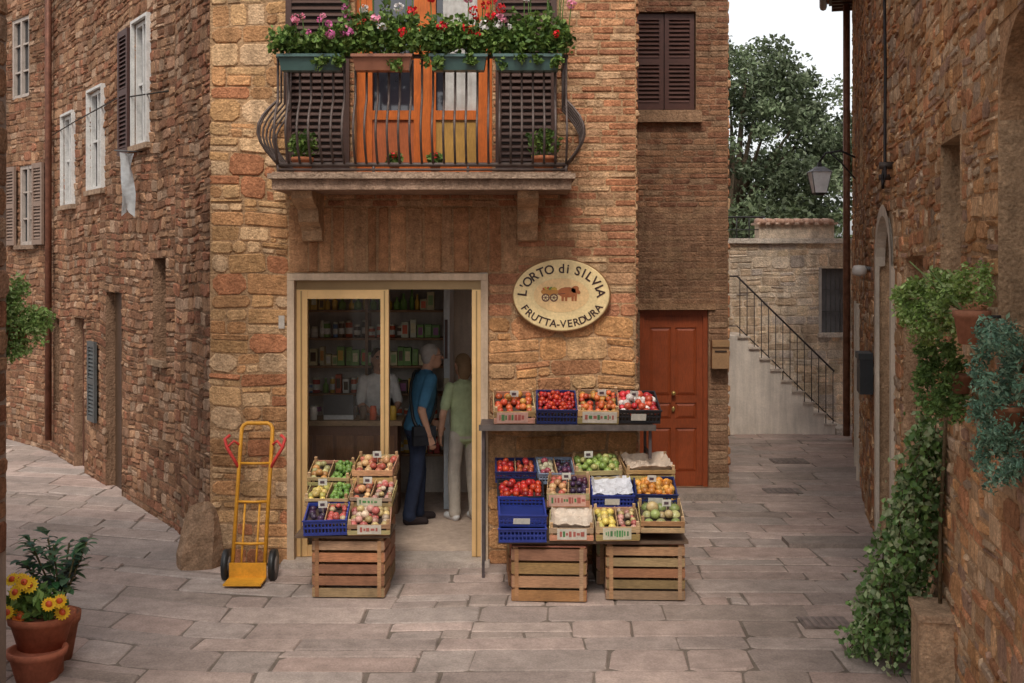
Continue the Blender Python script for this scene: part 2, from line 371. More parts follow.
for i,(rr,z) in enumerate([(.19,0),(.185,.12),(.16,.28),(.13,.42),(.10,.5),(.05,.53),(.0,.535)]):
    for j in range(n):
        q=2*math.pi*j/n; k_=rr*(1+.14*math.sin(j*2.3+i*.8)+.06*math.sin(j*5+i*2)); vs.append((-2.67+k_*1.0*math.cos(q)+z*.10,9.93+k_*.8*math.sin(q),z*(1+.04*math.sin(j*1.7))))
for i in range(6):
    for j in range(n): fs.append((i*n+j,i*n+(j+1)%n,(i+1)*n+(j+1)%n,(i+1)*n+j))
gs.add(vs,fs,'stone',(.30,.19,.12),False); gs.build('corner_guard_stone')
hn=MB(); hn.box(-1.99,-1.94,9.972,9.984,2.02,2.13,'paint',(.5,.44,.38)); hn.build('house_number_plate')

# ------------------------------------------------------------------ balcony door, shutters
bd=MB(); bd.M=basis((0,10,0),(1,0,0),(0,-1,0)); oc=(.56,.135,.022)
bd.box(-1.34,-.17,-.24,-.2,3.3,5.45,'pane',(.03,.03,.04))
for a,b in ((-1.34,-1.26),(-.25,-.17),(-.80,-.71)): bd.box(a,b,-.19,-.11,3.31,5.45,'vwood',oc)
for a,b in ((-1.26,-.80),(-.71,-.25)):
    bd.box(a,a+.05,-.185,-.13,3.32,5.4,'vwood',oc); bd.box(b-.05,b,-.185,-.13,3.32,5.4,'vwood',oc)
    for z0,z1 in ((3.32,3.42),(3.82,3.9),(4.6,4.64),(5.3,5.4)): bd.box(a+.05,b-.05,-.184,-.131,z0,z1,'vwood',oc)
bd.box(-1.21,-.85,-.18,-.15,3.42,3.82,'vwood',(.45,.12,.04)); bd.box(-.66,-.30,-.18,-.15,3.42,3.82,'vwood',(.45,.25,.06))
vs=[];fs=[]
for i in range(17):
    x=-.60+.3*i/16; y=-.185+.012*math.sin(i*1.7); vs+=[(x,y+.008,3.9),(x,y+.008,5.3)]
for i in range(16): fs.append((2*i,2*i+2,2*i+3,2*i+1))
bd.add(vs,fs,'cloth',(.5,.48,.45),True)
bd.M=None; bd.build('balcony_door',house)
bs=MB(); bs.M=basis((0,10,0),(1,0,0),(0,-1,0)); sc_=(.075,.036,.026)
shutter(bs,-1.92,-1.38,3.36,5.45,.05,sc_,step=.055); shutter(bs,-.14,.38,3.36,5.45,.05,sc_,step=.055); bs.M=None; bs.build('balcony_shutters',house)

# ------------------------------------------------------------------ balcony
bal=empty('balcony')
b=MB(); b.box(-1.90,.47,9.26,9.985,3.16,3.30,'stone',(.33,.22,.155)); b.box(-1.93,.50,9.22,9.99,3.245,3.285,'stone',(.38,.27,.195))
for cx in (-1.69,.13):
    pr=[(9.98,2.76),(9.9,2.77),(9.86,2.85),(9.82,2.88),(9.72,2.92),(9.68,3.02),(9.5,3.06),(9.4,3.10),(9.38,3.158),(9.98,3.158)]
    n=len(pr); hw=.085
    b.add([(cx-hw,y,z) for y,z in pr]+[(cx+hw,y,z) for y,z in pr],[tuple(range(n)),tuple(range(n,2*n))]+[(i,(i+1)%n,n+(i+1)%n,n+i) for i in range(n)],'stone',(.46,.30,.18))
b.build('slab_and_corbels',bal)
r=MB(); ic=(.12,.09,.08)
def prof_off(t):
    if t<.6: return .15*math.sin(math.pi*min(1,t/.6))
    return 0
x0,x1,yf=-1.86,.43,9.30; zb,zt=3.36,4.22
ks=[0,.05,.12,.2,.28,.36,.44,.52,.6,.75,1]
nb=27
for i in range(nb):
    x=x0+(x1-x0)*i/(nb-1)
    r.tube([(x,yf-prof_off(t),zb+(zt-zb)*t) for t in ks],.0105,'iron',ic,n=6)
for sx,s in ((x0,-1),(x1,1)):
    for i in range(6):
        y=yf+.66*i/5
        r.tube([(sx+s*prof_off(t),y,zb+(zt-zb)*t) for t in ks],.0085,'iron',ic,n=6)
    r.tube([(sx+s*prof_off(t)*.9,yf-prof_off(t)*.9,zb+(zt-zb)*t) for t in ks],.0105,'iron',ic,n=6)
for z,e,rr in ((zb-.0,0,.017),(zt,0,.018),(zb-.04,0,.010)):
    r.tube([(x0-e,9.97,z),(x0-e,yf-e,z)],rr,'iron',ic); r.tube([(x0-e,yf-e,z),(x1+e,yf-e,z)],rr,'iron',ic); r.tube([(x1+e,yf-e,z),(x1+e,9.97,z)],rr,'iron',ic)
for x in (x0,-1.1,-.35,x1): r.tube([(x,yf,3.29),(x,yf,zb)],.012,'iron',ic)
r.build('railing',bal)

def leafcloud(mb,c,rad,n,size,cols,shell=.4,aspect=.6,bias=(0,0,.6),droop=0,mat='leaf'):
    p=NR.normal(size=(n,3)); p/=np.linalg.norm(p,axis=1)[:,None]
    rr=shell+(1-shell)*NR.random(n)**.6
    P=np.array(c)+p*rr[:,None]*np.array(rad)
    cc=np.array(cols)[NR.integers(0,len(cols),n)]
    mb.leaves(P,size,cc,aspect,mat,bias,droop)
GREEN=[(.10,.18,.035),(.14,.23,.05),(.07,.13,.03),(.20,.29,.07)]
def umbel(mb,c,r,col,n=26):
    p=NR.normal(size=(n,3)); p/=np.linalg.norm(p,axis=1)[:,None]
    mb.leaves(np.array(c)+p*r*.8,r*.75,np.array(col),.9,'leaf',p*2)
RD=(.72,.02,.03); WH=(.85,.82,.8); PK=(.8,.3,.42); MG=(.75,.2,.45)
fp=[(-1.58,.50,(.07,.13,.12)),(-1.02,.46,(.30,.12,.07)),(-.42,.44,(.07,.13,.12)),(.12,.52,(.07,.13,.12))]
for k,(cx,wd,col) in enumerate(fp):
    p=MB(); y0,y1=9.19,9.285
    p.add([(cx-wd/2+.02,y0-.015,4.09),(cx+wd/2-.02,y0-.015,4.09),(cx+wd/2-.02,y1,4.09),(cx-wd/2+.02,y1,4.09),
           (cx-wd/2,y0-.05,4.205),(cx+wd/2,y0-.05,4.205),(cx+wd/2,y1,4.205),(cx-wd/2,y1,4.205)],
          [(0,1,2,3),(0,1,5,4),(1,2,6,5),(2,3,7,6),(3,0,4,7)],'plastic',col)
    p.box(cx-wd/2-.01,cx+wd/2+.01,y0-.062,y1+.005,4.19,4.213,'plastic',tuple(q*1.1 for q in col))
    p.box(cx-wd/2+.01,cx+wd/2-.01,y0-.04,y1-.01,4.18,4.195,'terracotta',(.05,.035,.025))
    ht_=[.19,.33,.26,.28][k]; ww=wd*[1.16,1.25,1.25,1.2][k]
    for i in range(24):
        x=cx-ww/2+ww*(i+.5)/24+R.uniform(-.03,.03)
        hgt=ht_*R.uniform(.4,1.2)
        leafcloud(p,(x,9.19+R.uniform(-.06,.07),4.24+hgt*.5),(.065,.09,hgt*.55+.02),78,.045,GREEN,.2,.85)
    for i in range([4,2,6,5][k]):
        x=cx+R.uniform(-.5,.5)*ww; zz=4.18-R.uniform(0,.06)
        leafcloud(p,(x,9.12,zz),(.05,.03,.06),24,.042,GREEN,.1,.85)
    fl=[[MG,PK,MG],[RD,WH,RD,PK],[RD,RD,PK,RD],[WH,PK,RD,WH]][k]
    for i in range([13,11,14,17][k]):
        x=cx+R.uniform(-.55,.55)*ww; z=4.30+ht_*R.uniform(.2,1.5); y=9.08+R.uniform(-.03,.08)
        p.tube([(x*.9+cx*.1,9.2,4.22),(x,y,z)],.004,'leaf',(.1,.18,.04),n=4)
        umbel(p,(x,y,z),R.uniform(.022,.046),R.choice(fl))
    p.build('geranium_planter')
def pot(mb,c,r,h,col=(.42,.15,.07)):
    mb.lathe(c,[(0,0),(r*.68,0),(r*.93,h*.78),(r,h*.8),(r*1.04,h),(r*.92,h),(r*.86,h*.85),(0,h*.86)],'terracotta',col,n=22)
for x,y,s in ((-1.72,9.6,.13),(.26,9.6,.14),(-.62,9.45,.06),(-.95,9.45,.06)):
    p=MB(); pot(p,(x,y,3.3),s*.7,s*1.1); leafcloud(p,(x,y,3.3+s*1.9),(s*1.1,s,s*1.0),220,.05,GREEN,.1,.6)
    if s<.1: umbel(p,(x,y-.04,3.3+s*2.4),.03,(.75,.05,.05))
    p.build('potted_plant')

# ------------------------------------------------------------------ shop
shop=empty('shop_interior')
s=MB(); wc=(.74,.72,.68)
s.box(-2.5,1.0,10.275,12.95,0,.055,'plaster',(.52,.40,.32)); s.box(-2.5,-.35,12.9,12.95,.056,2.9,'plaster',(.64,.56,.48)); s.box(-.35,1.0,12.9,12.949,2.6,2.9,'plaster',(.58,.50,.42))  # back wall leaves a hidden gap at right, added to brighten the room
s.box(-2.5,-2.45,10.275,12.9,.056,2.9,'plaster',wc); s.box(.0,.05,10.30,10.7,.056,2.9,'plaster',(.6,.6,.6))  # right partition cut short to pass daylight from the added side opening
s.box(-.70,-.64,12.0,12.89,.056,2.89,'plaster',(.66,.70,.73))
s.box(-2.5,1.,10.275,10.285,2.6,2.9,'plaster',wc); s.box(-2.5,1.,10.276,12.95,2.901,2.95,'plaster',wc)
s.box(-2.449,-1.92,10.275,10.3,.056,2.6,'plaster',wc);s.box(-.2,.99,10.275,10.299,.056,2.6,'plaster',wc)
s.build('room',shop)
sh=MB(); wd=(.36,.21,.12)
ITEM=[(.75,.15,.06),(.85,.75,.45),(.25,.45,.12),(.15,.1,.06),(.85,.55,.1),(.88,.85,.78),(.6,.08,.06),(.2,.35,.6),(.8,.35,.1),(.35,.5,.2),(.8,.78,.6),(.4,.15,.3)]
for z in (.5,.85,1.15,1.45,1.75,2.05,2.33):
    sh.box(-2.4,-.72,12.6,12.89,z,z+.022,'wood',wd)
    x=-2.36
    kind=R.randrange(4); cA=R.choice(ITEM); cB=R.choice(ITEM)
    while x<-.8:
        rr=R.uniform(.024,.042); hh=R.uniform(.1,.2)
        if R.random()<.22: kind=R.randrange(4); cA=R.choice(ITEM); cB=R.choice(ITEM)
        col=cA if R.random()<.7 else cB; f_=R.uniform(.75,1.1); col=tuple(q*f_ for q in col)
        yy=12.68+R.uniform(-.02,.02)
        if kind==0: sh.lathe((x,yy,z+.026),[(0,0),(rr,0),(rr,hh*.6),(rr*.4,hh*.8),(rr*.4,hh*1.15),(0,hh*1.15)],'plastic',col,n=10)
        elif kind==3: sh.box(x-rr,x+rr,yy-.05,yy+.05,z+.026,z+hh+.03,'paint',col); sh.box(x-rr*.7,x+rr*.7,yy-.053,yy-.0505,z+hh*.4,z+hh*.8+.03,'paint',R.choice(ITEM))
        else:
            sh.lathe((x,yy,z+.026),[(0,0),(rr,0),(rr,hh*.8),(rr*.8,hh*.85)],'plastic',col,n=10); sh.lathe((x,yy,z+.026+hh*.84),[(rr*.85,0),(rr*.85,.02),(0,.02)],'plastic',(.75,.7,.55),n=10); sh.lathe((x,yy,z+.026),[(rr*1.02,hh*.2),(rr*1.02,hh*.55)],'paint',(.8,.77,.7),n=10)
        x+=rr*2+R.uniform(.003,.02)
for x in (-2.42,-1.58,-.74): sh.box(x,x+.03,12.58,12.9,.06,2.6,'wood',wd)
sh.build('shelf_unit',shop)
ct=MB(); ct.box(-2.2,-1.15,11.75,12.1,.06,.95,'vwood',(.2,.10,.06)); ct.box(-2.25,-1.1,11.7,12.15,.951,1.0,'wood',(.4,.27,.16))
for i in range(5): ct.box(-2.17+i*.205,-2.0+i*.205,11.735,11.751,.15,.85,'vwood',(.26,.13,.07))
ct.box(-1.9,-1.6,11.8,12.0,1.001,1.12,'paint',(.6,.6,.6)); ct.box(-1.9,-1.6,11.78,11.8,1.05,1.25,'plastic',(.1,.1,.1))
for i in range(10):
    x=-2.1+i*.1
    if abs(x+1.75)>.2: ct.lathe((x,11.8,1.0),[(0,0),(.035,0),(.035,.11),(.03,.12),(.03,.14),(0,.14)],'plastic',R.choice(ITEM),n=10)
ct.build('shop_counter',shop)
nt=MB()
nt.box(-.69,-.66,11.985,11.999,1.6,2.0,'paint',(.1,.05,.04)); nt.box(-.698,-.645,11.98,11.999,1.2,1.4,'paint',(.5,.45,.3)); nt.build('wall_notices',shop)
f=MB(); st=(.60,.45,.32)
f.box(-1.915,-1.855,9.955,10.26,0,2.43,'plaster',st); f.box(-.265,-.205,9.955,10.26,0,2.43,'plaster',st); f.box(-1.915,-.205,9.954,10.26,2.432,2.49,'plaster',st)
gc=(.85,.56,.26)
f.box(-1.853,-1.76,10.06,10.14,.055,2.35,'gold',gc); f.box(-1.13,-1.06,10.05,10.13,.055,2.35,'gold',gc); f.box(-.345,-.267,10.06,10.14,.055,2.35,'gold',gc)
for xx in (-1.81,-1.095,-.305): f.box(xx-.006,xx+.006,10.045,10.0595 if xx!=-1.095 else 10.0495,.056,2.34,'gold',(.4,.26,.12))
f.box(-1.853,-.267,10.058,10.15,2.352,2.43,'gold',(.3,.2,.1))
f.box(-1.76,-1.13,10.07,10.12,.055,.15,'gold',gc); f.box(-1.76,-1.13,10.07,10.12,2.27,2.35,'gold',gc)
f.box(-1.10,-1.065,10.16,10.2,.056,2.3,'gold',gc)
f.quad((-1.76,10.095,.15),(-1.13,10.095,.15),(-1.13,10.095,2.27),(-1.76,10.095,2.27),'glass',(1,1,1))
f.box(-1.95,-.19,9.86,10.27,0,.05,'paving',(.42,.35,.30))
f.build('shop_front',house)

# ------------------------------------------------------------------ sign
sg=MB(); cx,cz=.42,2.305; a_,b_=.42,.315; ys=9.93
def ell(mb,cx,cz,a,b,y0,y1,mat,col,n=56,bev=.006):
    rings=[(1.,y0),(1.,y1+bev),(1-bev/a*1.2,y1)]
    vs=[]
    for s_,y in rings:
        for j in range(n): q=2*math.pi*j/n; vs.append((cx+a*s_*math.cos(q),y,cz+b*s_*math.sin(q)))
    fs=[]
    for i in range(2):
        for j in range(n): fs.append((i*n+j,i*n+(j+1)%n,(i+1)*n+(j+1)%n,(i+1)*n+j))
    fs.append(tuple(range(2*n,3*n))); mb.add(vs,fs,mat,col)
ell(sg,cx,cz,a_,b_,9.99,ys,'paint',(.26,.13,.05)); ell(sg,cx,cz,a_-.012,b_-.012,ys+.01,ys-.006,'paint',(.86,.66,.34))
ell(sg,cx,cz,a_*.56,b_*.46,ys,ys-.008,'paint',(.86,.58,.28),bev=.001)
def char(ch):
    cu=bpy.data.curves.new('t','FONT'); cu.body=ch; cu.size=1; cu.align_x='CENTER'; cu.resolution_u=3; cu.offset=.018
    o=bpy.data.objects.new('t',cu); sc.collection.objects.link(o)
    dg=bpy.context.evaluated_depsgraph_get(); me=bpy.data.meshes.new_from_object(o.evaluated_get(dg))
    v=[tuple(q.co) for q in me.vertices]; fc=[tuple(p.vertices) for p in me.polygons]
    bpy.data.objects.remove(o); bpy.data.meshes.remove(me); return v,fc
def arc_text(txt,ra,rb,t0,t1,size):
    N_=300; ts=[t0+(t1-t0)*i/N_ for i in range(N_+1)]
    P=[(ra*math.cos(t),rb*math.sin(t)) for t in ts]; S=[0]
    for p,q in zip(P,P[1:]): S.append(S[-1]+math.dist(p,q))
    wts=[.5 if k in "'Ii-. " else 1. for k in txt]; tw=sum(wts); acc=0
    for ch,wt in zip(txt,wts):
        s_=(acc+wt/2)/tw*S[-1]; acc+=wt
        if ch==' ': continue
        i=min(range(len(S)),key=lambda k:abs(S[k]-s_)); i=min(max(i,1),N_-1)
        tx=P[i+1][0]-P[i-1][0];tz=P[i+1][1]-P[i-1][1]; l=math.hypot(tx,tz);tx/=l;tz/=l
        v,fc=char(ch); px,pz=P[i]
        sg.add([(cx+px+size*(x*tx-(y-.35)*tz),ys-.0095,cz+pz+size*(x*tz+(y-.35)*tx)) for x,y,_ in v],fc,'paint',(.05,.02,.015))
R_=math.radians
arc_text("L'ORTO di SILVIA",.335,.228,R_(184),R_(-4),.108)
arc_text("FRUTTA-VERDURA",.345,.242,R_(200),R_(340),.088)
def disc(x,z,rx,rz,col,y=ys-.010,n=14,rot=0):
    c_,s_=math.cos(rot),math.sin(rot)
    sg.add([(cx+x+rx*math.cos(q)*c_-rz*math.sin(q)*s_,y,cz+z+rx*math.cos(q)*s_+rz*math.sin(q)*c_) for q in [2*math.pi*i/n for i in range(n)]],[tuple(range(n))],'paint',col)
br=(.42,.13,.04); dr=(.14,.05,.03)
disc(.05,.025,.085,.045,br); disc(.115,.05,.035,.028,br,rot=.6); disc(.14,.03,.025,.016,br,rot=-.8,y=ys-.0105)
for x in (0,.03,.085,.11): sg.quad((cx+x,ys-.011,cz-.05),(cx+x+.018,ys-.011,cz-.05),(cx+x+.022,ys-.011,cz+.01),(cx+x-.002,ys-.011,cz+.01),'paint',br)
disc(-.10,.03,.075,.032,(.5,.22,.05),y=ys-.0108)
for x in (-.135,-.065):
    disc(x,-.02,.035,.035,dr,y=ys-.0112); disc(x,-.02,.024,.024,(.74,.58,.32),y=ys-.0118); disc(x,-.02,.008,.008,dr,y=ys-.0124)
    for q in range(3): disc(x,-.02,.028,.003,dr,y=ys-.0122,rot=q*1.047)
for i in range(9): disc(-.15+i*.0125,.055+.006*(i%2),.012,.011,R.choice([(.5,.08,.03),(.55,.35,.05),(.15,.25,.05)]),y=ys-.0112-.0002*i,n=8)
sg.quad((cx-.04,ys-.0113,cz+.005),(cx+.03,ys-.0113,cz+.012),(cx+.03,ys-.0113,cz+.018),(cx-.04,ys-.0113,cz+.012),'paint',dr)
sg.build('oval_shop_sign')

# ------------------------------------------------------------------ hand truck
ht=MB(); yc=(.68,.31,.025); lean=.30; y00=9.42
def hp(x,z,o=0): return (x,y00+z*lean+o,z)
xa,xb=-2.26,-2.0
ht.tube([hp(xa,.06),hp(xa,1.14)]+[hp(xa+.06-.06*math.cos(t),1.18+.06*math.sin(t)) for t in (.3,.8,1.3)]+[hp(xb-.06+.06*math.cos(t),1.18+.06*math.sin(t)) for t in (1.3,.8,.3)]+[hp(xb,1.14),hp(xb,.06)],.0165,'paint',yc)
for z in (.30,.62,.92): ht.tube([hp(xa,z),hp((xa+xb)/2,z,-.02),hp(xb,z)],.011,'paint',yc)
for x in (xa+.07,xb-.07): ht.tube([hp(x,.08),hp(x,.62)],.009,'paint',yc)
ht.box(xa-.02,xb+.02,9.22,9.43,.03,.045,'paint',yc); ht.box(xa-.02,xb+.02,9.425,9.44,.03,.16,'paint',yc)
for sx,x in ((-1,xa),(1,xb)):
    xw=x+sx*.06
    ht.tube([(xw-.022,9.52,.125),(xw+.022,9.52,.125)],[.125,.125],'plastic',(.02,.02,.02),n=24)
    ht.tube([(xw-.024,9.52,.125),(xw+.024,9.52,.125)],[.07,.07],'paint',(.25,.22,.2),n=16)
    ht.tube([(x,9.44,.14),(x,9.52,.125)],.012,'paint',yc)
    rc=(.6,.05,.04)
    ht.tube([hp(x,.88),hp(x+sx*.05,.97,-.03),hp(x+sx*.10,1.05,-.05),hp(x+sx*.12,1.12,-.06),hp(x+sx*.08,1.15,-.05)],.014,'paint',rc)
    ht.tube([hp(x+sx*.10,1.05,-.05),hp(x+sx*.05,1.10,-.03),hp(x,1.06)],.011,'paint',rc)
ht.tube([(xa-.06,9.52,.125),(xb+.06,9.52,.125)],.01,'iron',(.1,.1,.1))
ht.build('hand_truck')

# ------------------------------------------------------------------ crates
WC=[(.54,.34,.18),(.60,.40,.23),(.45,.27,.14)]
def slat(mb,*a,col=None): mb.box(*a,'wood',tuple(q*R.uniform(.78,1.15) for q in (col or R.choice(WC))))
def wood_crate(mb,w,d,h,n=2,label=None):
    for x in (-w/2+.004,w/2-.026):
        for y in (.006,d-.028): mb.box(x,x+.022,y,y+.022,0,h+.022,'wood',R.choice(WC))
    sh_=h/n
    for i in range(n):
        z0=i*sh_+.006; z1=(i+1)*sh_-.012
        slat(mb,-w/2,w/2,-.002,.005,z0,z1); slat(mb,-w/2,w/2,d-.005,d+.002,z0,z1)
        slat(mb,-w/2-.003,-w/2+.003,.006,d-.006,z0,z1); slat(mb,w/2-.003,w/2+.003,.006,d-.006,z0,z1)
    for i in range(5):
        y=.01+(d-.02)*i/5; slat(mb,-w/2+.004,w/2-.004,y,y+(d-.02)/5-.01,-.004,.004)
    if label:
        m_=R.uniform(.01,.08); e_=R.uniform(.01,.08)
        mb.box(-w/2+m_,w/2-e_,-.005,-.0025,h*.12,h*.85,'paint',label[0])
        a=-w/2+m_+.02
        while a<w/2-e_-.03:
            q=R.uniform(.008,.03); hh=R.uniform(.08,.22); mb.box(a,a+q,-.0065,-.0052,h*(.5-hh),h*(.5+hh),'paint',label[1] if R.random()<.7 else (.1,.25,.1)); a+=q+R.uniform(.004,.015)
def plastic_crate(mb,w,d,h,col):
    for z0,z1 in ((0,.02),(h*.5-.006,h*.5+.006),(h-.025,h)):
        mb.box(-w/2,w/2,0,.012,z0,z1,'plastic',col); mb.box(-w/2,w/2,d-.012,d,z0,z1,'plastic',col)
        mb.box(-w/2,-w/2+.012,.012,d-.012,z0,z1,'plastic',col); mb.box(w/2-.012,w/2,.012,d-.012,z0,z1,'plastic',col)
    n=12
    for i in range(n+1):
        x=-w/2+.0+(w-.012)*i/n; mb.box(x+.001,x+.011,.002,.01,.0,h-.01,'plastic',col); mb.box(x+.001,x+.011,d-.01,d-.002,.0,h-.01,'plastic',col)
    for i in range(1,n):
        y=d*i/n; mb.box(-w/2+.002,-w/2+.01,y,y+.01,0,h-.01,'plastic',col); mb.box(w/2-.01,w/2-.002,y,y+.01,0,h-.01,'plastic',col)
    mb.box(-w/2+.012,w/2-.012,.012,d-.012,.001,.012,'plastic',tuple(c*.6 for c in col))
    mb.box(-w/2-.006,w/2+.006,-.006,.004,h-.004,h+.006,'plastic',col)
    if R.random()<.5: mb.box(-w*.2,w*.15,-.004,-.001,h*.25,h*.75,'paint',(.65,.62,.55))
def tiny_calyx(mb,p):
    for k in range(4):
        q=k*1.57+R.random(); l=.014; mb.add([p,(p[0]+l*.5*math.cos(q+.4),p[1]+l*.5*math.sin(q+.4),p[2]+.003),(p[0]+l*math.cos(q),p[1]+l*math.sin(q),p[2]),(p[0]+l*.5*math.cos(q-.4),p[1]+l*.5*math.sin(q-.4),p[2]+.003)],[(0,1,2,3)],'leaf',(.12,.22,.05))
def fill(mb,w,d,h,kind,cols,r=.032):
    if kind=='paper':
        vs=[];fs=[]; n=11
        for i in range(n):
            for j in range(n):
                e=min(i,j,n-1-i,n-1-j)
                vs.append((-w/2+.008+(w-.016)*i/(n-1)+R.uniform(-.006,.006),.01+(d-.02)*j/(n-1)+R.uniform(-.006,.006),h+(.012 if e==0 else -.03)+R.uniform(-.012,.012)))
        for i in range(n-1):
            for j in range(n-1): a=i*n+j; fs.append((a,a+1,a+n+1,a+n))
        mb.add(vs,fs,'paint',cols[0]); return
    mb.box(-w/2+.015,w/2-.015,.015,d-.015,.01,h-.045,'terracotta',(.06,.04,.03))
    nx=max(2,int((w-.02)/(2*r))); ny=max(2,int((d-.02)/(1.9*r)))
    for lay in range(3):
        for i in range(nx-lay):
            for j in range(ny-lay):
                if R.random()<(.04,.3,.72)[lay]: continue
                rr=r*R.uniform(.8,1.12)
                x=-w/2+.012+r+(w-.024-2*r)*(i+.5*lay)/(nx-1)+R.uniform(-.009,.009); y=.012+r+(d-.024-2*r)*(j+.5*lay)/(ny-1)+R.uniform(-.009,.009)
                c=R.choice(cols); f=R.uniform(.6,1.15)
                mb.ball((x,y,h-.02-r+.016+lay*r*.95+R.uniform(-.006,.006)),(rr,rr*R.uniform(.88,1.12),rr*.9),'fruit',tuple(q*f for q in c),n=10,m=6)
                if R.random()<.35 and cols[0][0]>.4: tiny_calyx(mb,(x,y,h-.016+lay*r*.95-.004))
def fill_split(mb,w,d,h,colsA,colsB,rA=.03,rB=.025):
    """a crate shared by two kinds of produce, side by side"""
    M0=mb.M
    mb.M=M0@Matrix.Translation((-w/4,0,0)); fill(mb,w/2,d,h,'f',colsA,rA)
    mb.M=M0@Matrix.Translation((w/4,0,0)); fill(mb,w/2,d,h,'f',colsB,rB); mb.M=M0
    mb.box(-.003,.003,.012,d-.012,.01,h,'wood',WC[0])
RED=[(.5,.03,.02),(.56,.06,.02),(.42,.02,.02),(.3,.02,.02)]; TOM=[(.6,.12,.04),(.62,.17,.05),(.52,.07,.03),(.5,.25,.06)]; ORG=[(.72,.30,.05),(.65,.25,.05),(.7,.36,.08)]
YEL=[(.68,.52,.12),(.62,.46,.15),(.5,.45,.12)]; GRN=[(.28,.38,.09),(.34,.42,.12),(.22,.32,.07),(.45,.42,.15)]; PCH=[(.62,.32,.15),(.55,.17,.10),(.66,.42,.2),(.5,.12,.08)]
PNK=[(.62,.32,.26),(.52,.14,.12),(.66,.5,.36),(.6,.45,.2)]; DRK=[(.07,.03,.08),(.11,.03,.06),(.05,.03,.06)]; LIM=[(.16,.3,.06),(.22,.36,.08)]
BLU=(.03,.05,.27); BLK=(.025,.025,.03); DBL=(.02,.03,.12)
LW=((.72,.66,.56),(.5,.15,.12)); LG=((.7,.66,.5),(.12,.35,.12)); LR=((.68,.42,.34),(.45,.12,.1))
def crate(name,kind,x,y,z,tilt,w=.33,d=.34,h=.11,col=None,label=None,cont=None,r=.032,rz=None):
    mb=MB(); mb.M=Matrix.Translation((x,y,z))@Matrix.Rotation(rz if rz is not None else R.uniform(-.07,.07),4,'Z')@Matrix.Rotation(tilt+R.uniform(-.04,.04),4,'X')@Matrix.Rotation(R.uniform(-.025,.025),4,'Y')
    if kind=='wood': wood_crate(mb,w,d,h,2,label)
    else: plastic_crate(mb,w,d,h,col)
    if cont:
        if cont[0]=='s': fill_split(mb,w,d,h,cont[1],cont[2])
        else: fill(mb,w,d,h,cont[0],cont[1],r)
    if R.random()<.45 and cont and cont[0]!='paper':
        px=R.uniform(-.08,.08); mb.box(px-.035,px+.035,d*.5,d*.5+.003,h+.03,h+.085,'paint',(.8,.78,.7)); mb.box(px-.002,px+.002,d*.5+.001,d*.5+.004,h-.02,h+.03,'paint',(.5,.4,.3))
        mb.box(px-.02,px+.015,d*.5-.0015,d*.5-.0005,h+.045,h+.068,'paint',(.12,.08,.1))
    mb.M=None; return mb.build(name)
T=math.radians(22)
crate('tomato_crate','wood',.02,9.53,1.265,T,label=LR,cont=('f',TOM),h=.13)
crate('cherry_tomato_crate','plastic',.365,9.53,1.265,T,col=DBL,cont=('f',RED),r=.022,h=.13)
crate('tomato_crate','wood',.70,9.52,1.265,T,label=LW,cont=('f',TOM),h=.14,r=.028)
crate('radish_crate','plastic',1.035,9.53,1.27,T,col=BLK,cont=('f',[(.6,.04,.05),(.75,.65,.6),(.62,.1,.05)]),h=.12,w=.35)
ws=MB()
ws.box(-.26,1.16,9.52,9.97,1.232,1.25,'iron',(.10,.08,.08)); ws.box(-.27,1.17,9.50,9.52,1.215,1.262,'iron',(.12,.10,.09))
for x in (-.235,1.13):
    ws.box(x-.012,x+.012,9.56,9.585,0 if x<0 else .98,1.23,'iron',(.09,.07,.07)); ws.box(x-.011,x+.011,9.93,9.955,0,1.25,'iron',(.09,.07,.07)); ws.box(x-.009,x+.009,9.585,9.93,1.0,1.02,'iron',(.09,.07,.07))
ws.build('metal_display_shelf')
T2=math.radians(13)
def base_crate(x0,x1,y0,y1,h,n=5):
    mb=MB(); w=x1-x0; mb.M=Matrix.Translation(((x0+x1)/2,y0,0.012))@Matrix.Rotation(R.uniform(-.05,.05),4,'Z')
    c=[(.37,.19,.09),(.43,.24,.12),(.31,.155,.075),(.39,.24,.14)]
    for x in (-w/2+.005,w/2-.045):
        for y in (.008,y1-y0-.048): mb.box(x,x+.04,y,y+.04,0,h,'wood',R.choice(c))
    for i in range(n):
        z0=i*h/n+.006; z1=(i+1)*h/n-.014+R.uniform(-.004,.003)
        for a in ((-w/2,w/2,-.008,.006,z0,z1),(-w/2,w/2,y1-y0-.006,y1-y0+.008,z0,z1),(-w/2-.006,-w/2+.006,.008,y1-y0-.008,z0,z1),(w/2-.006,w/2+.006,.008,y1-y0-.008,z0,z1)): slat(mb,*a,col=R.choice(c))
    for x in (-w/2+.02,w/2-.05): mb.box(x,x+.03,-.014,-.009,.01,h-.01,'wood',R.choice(c))
    for i in range(5):
        y=.01+(y1-y0-.02)*i/5; slat(mb,-w/2,w/2,y,y+(y1-y0)/5-.015,h,h+.008,col=R.choice(c))
    mb.M=None; mb.build('wooden_crate')
base_crate(.0,.56,8.86,9.2,.41,4); base_crate(.72,1.31,8.9,9.24,.42,5)
base_crate(-.02,.6,9.3,9.75,.6,5); base_crate(.68,1.3,9.34,9.75,.6,5)
base_crate(-1.53,-.98,8.97,9.3,.45,5)
base_crate(-1.6,-.98,9.38,9.75,.61,5)
bo=MB(); bo.box(-.11,1.34,8.88,9.3,.445,.465,'wood',(.14,.09,.06)); bo.box(-.1,1.33,9.25,9.8,.63,.648,'wood',(.14,.09,.06)); bo.build('display_board')
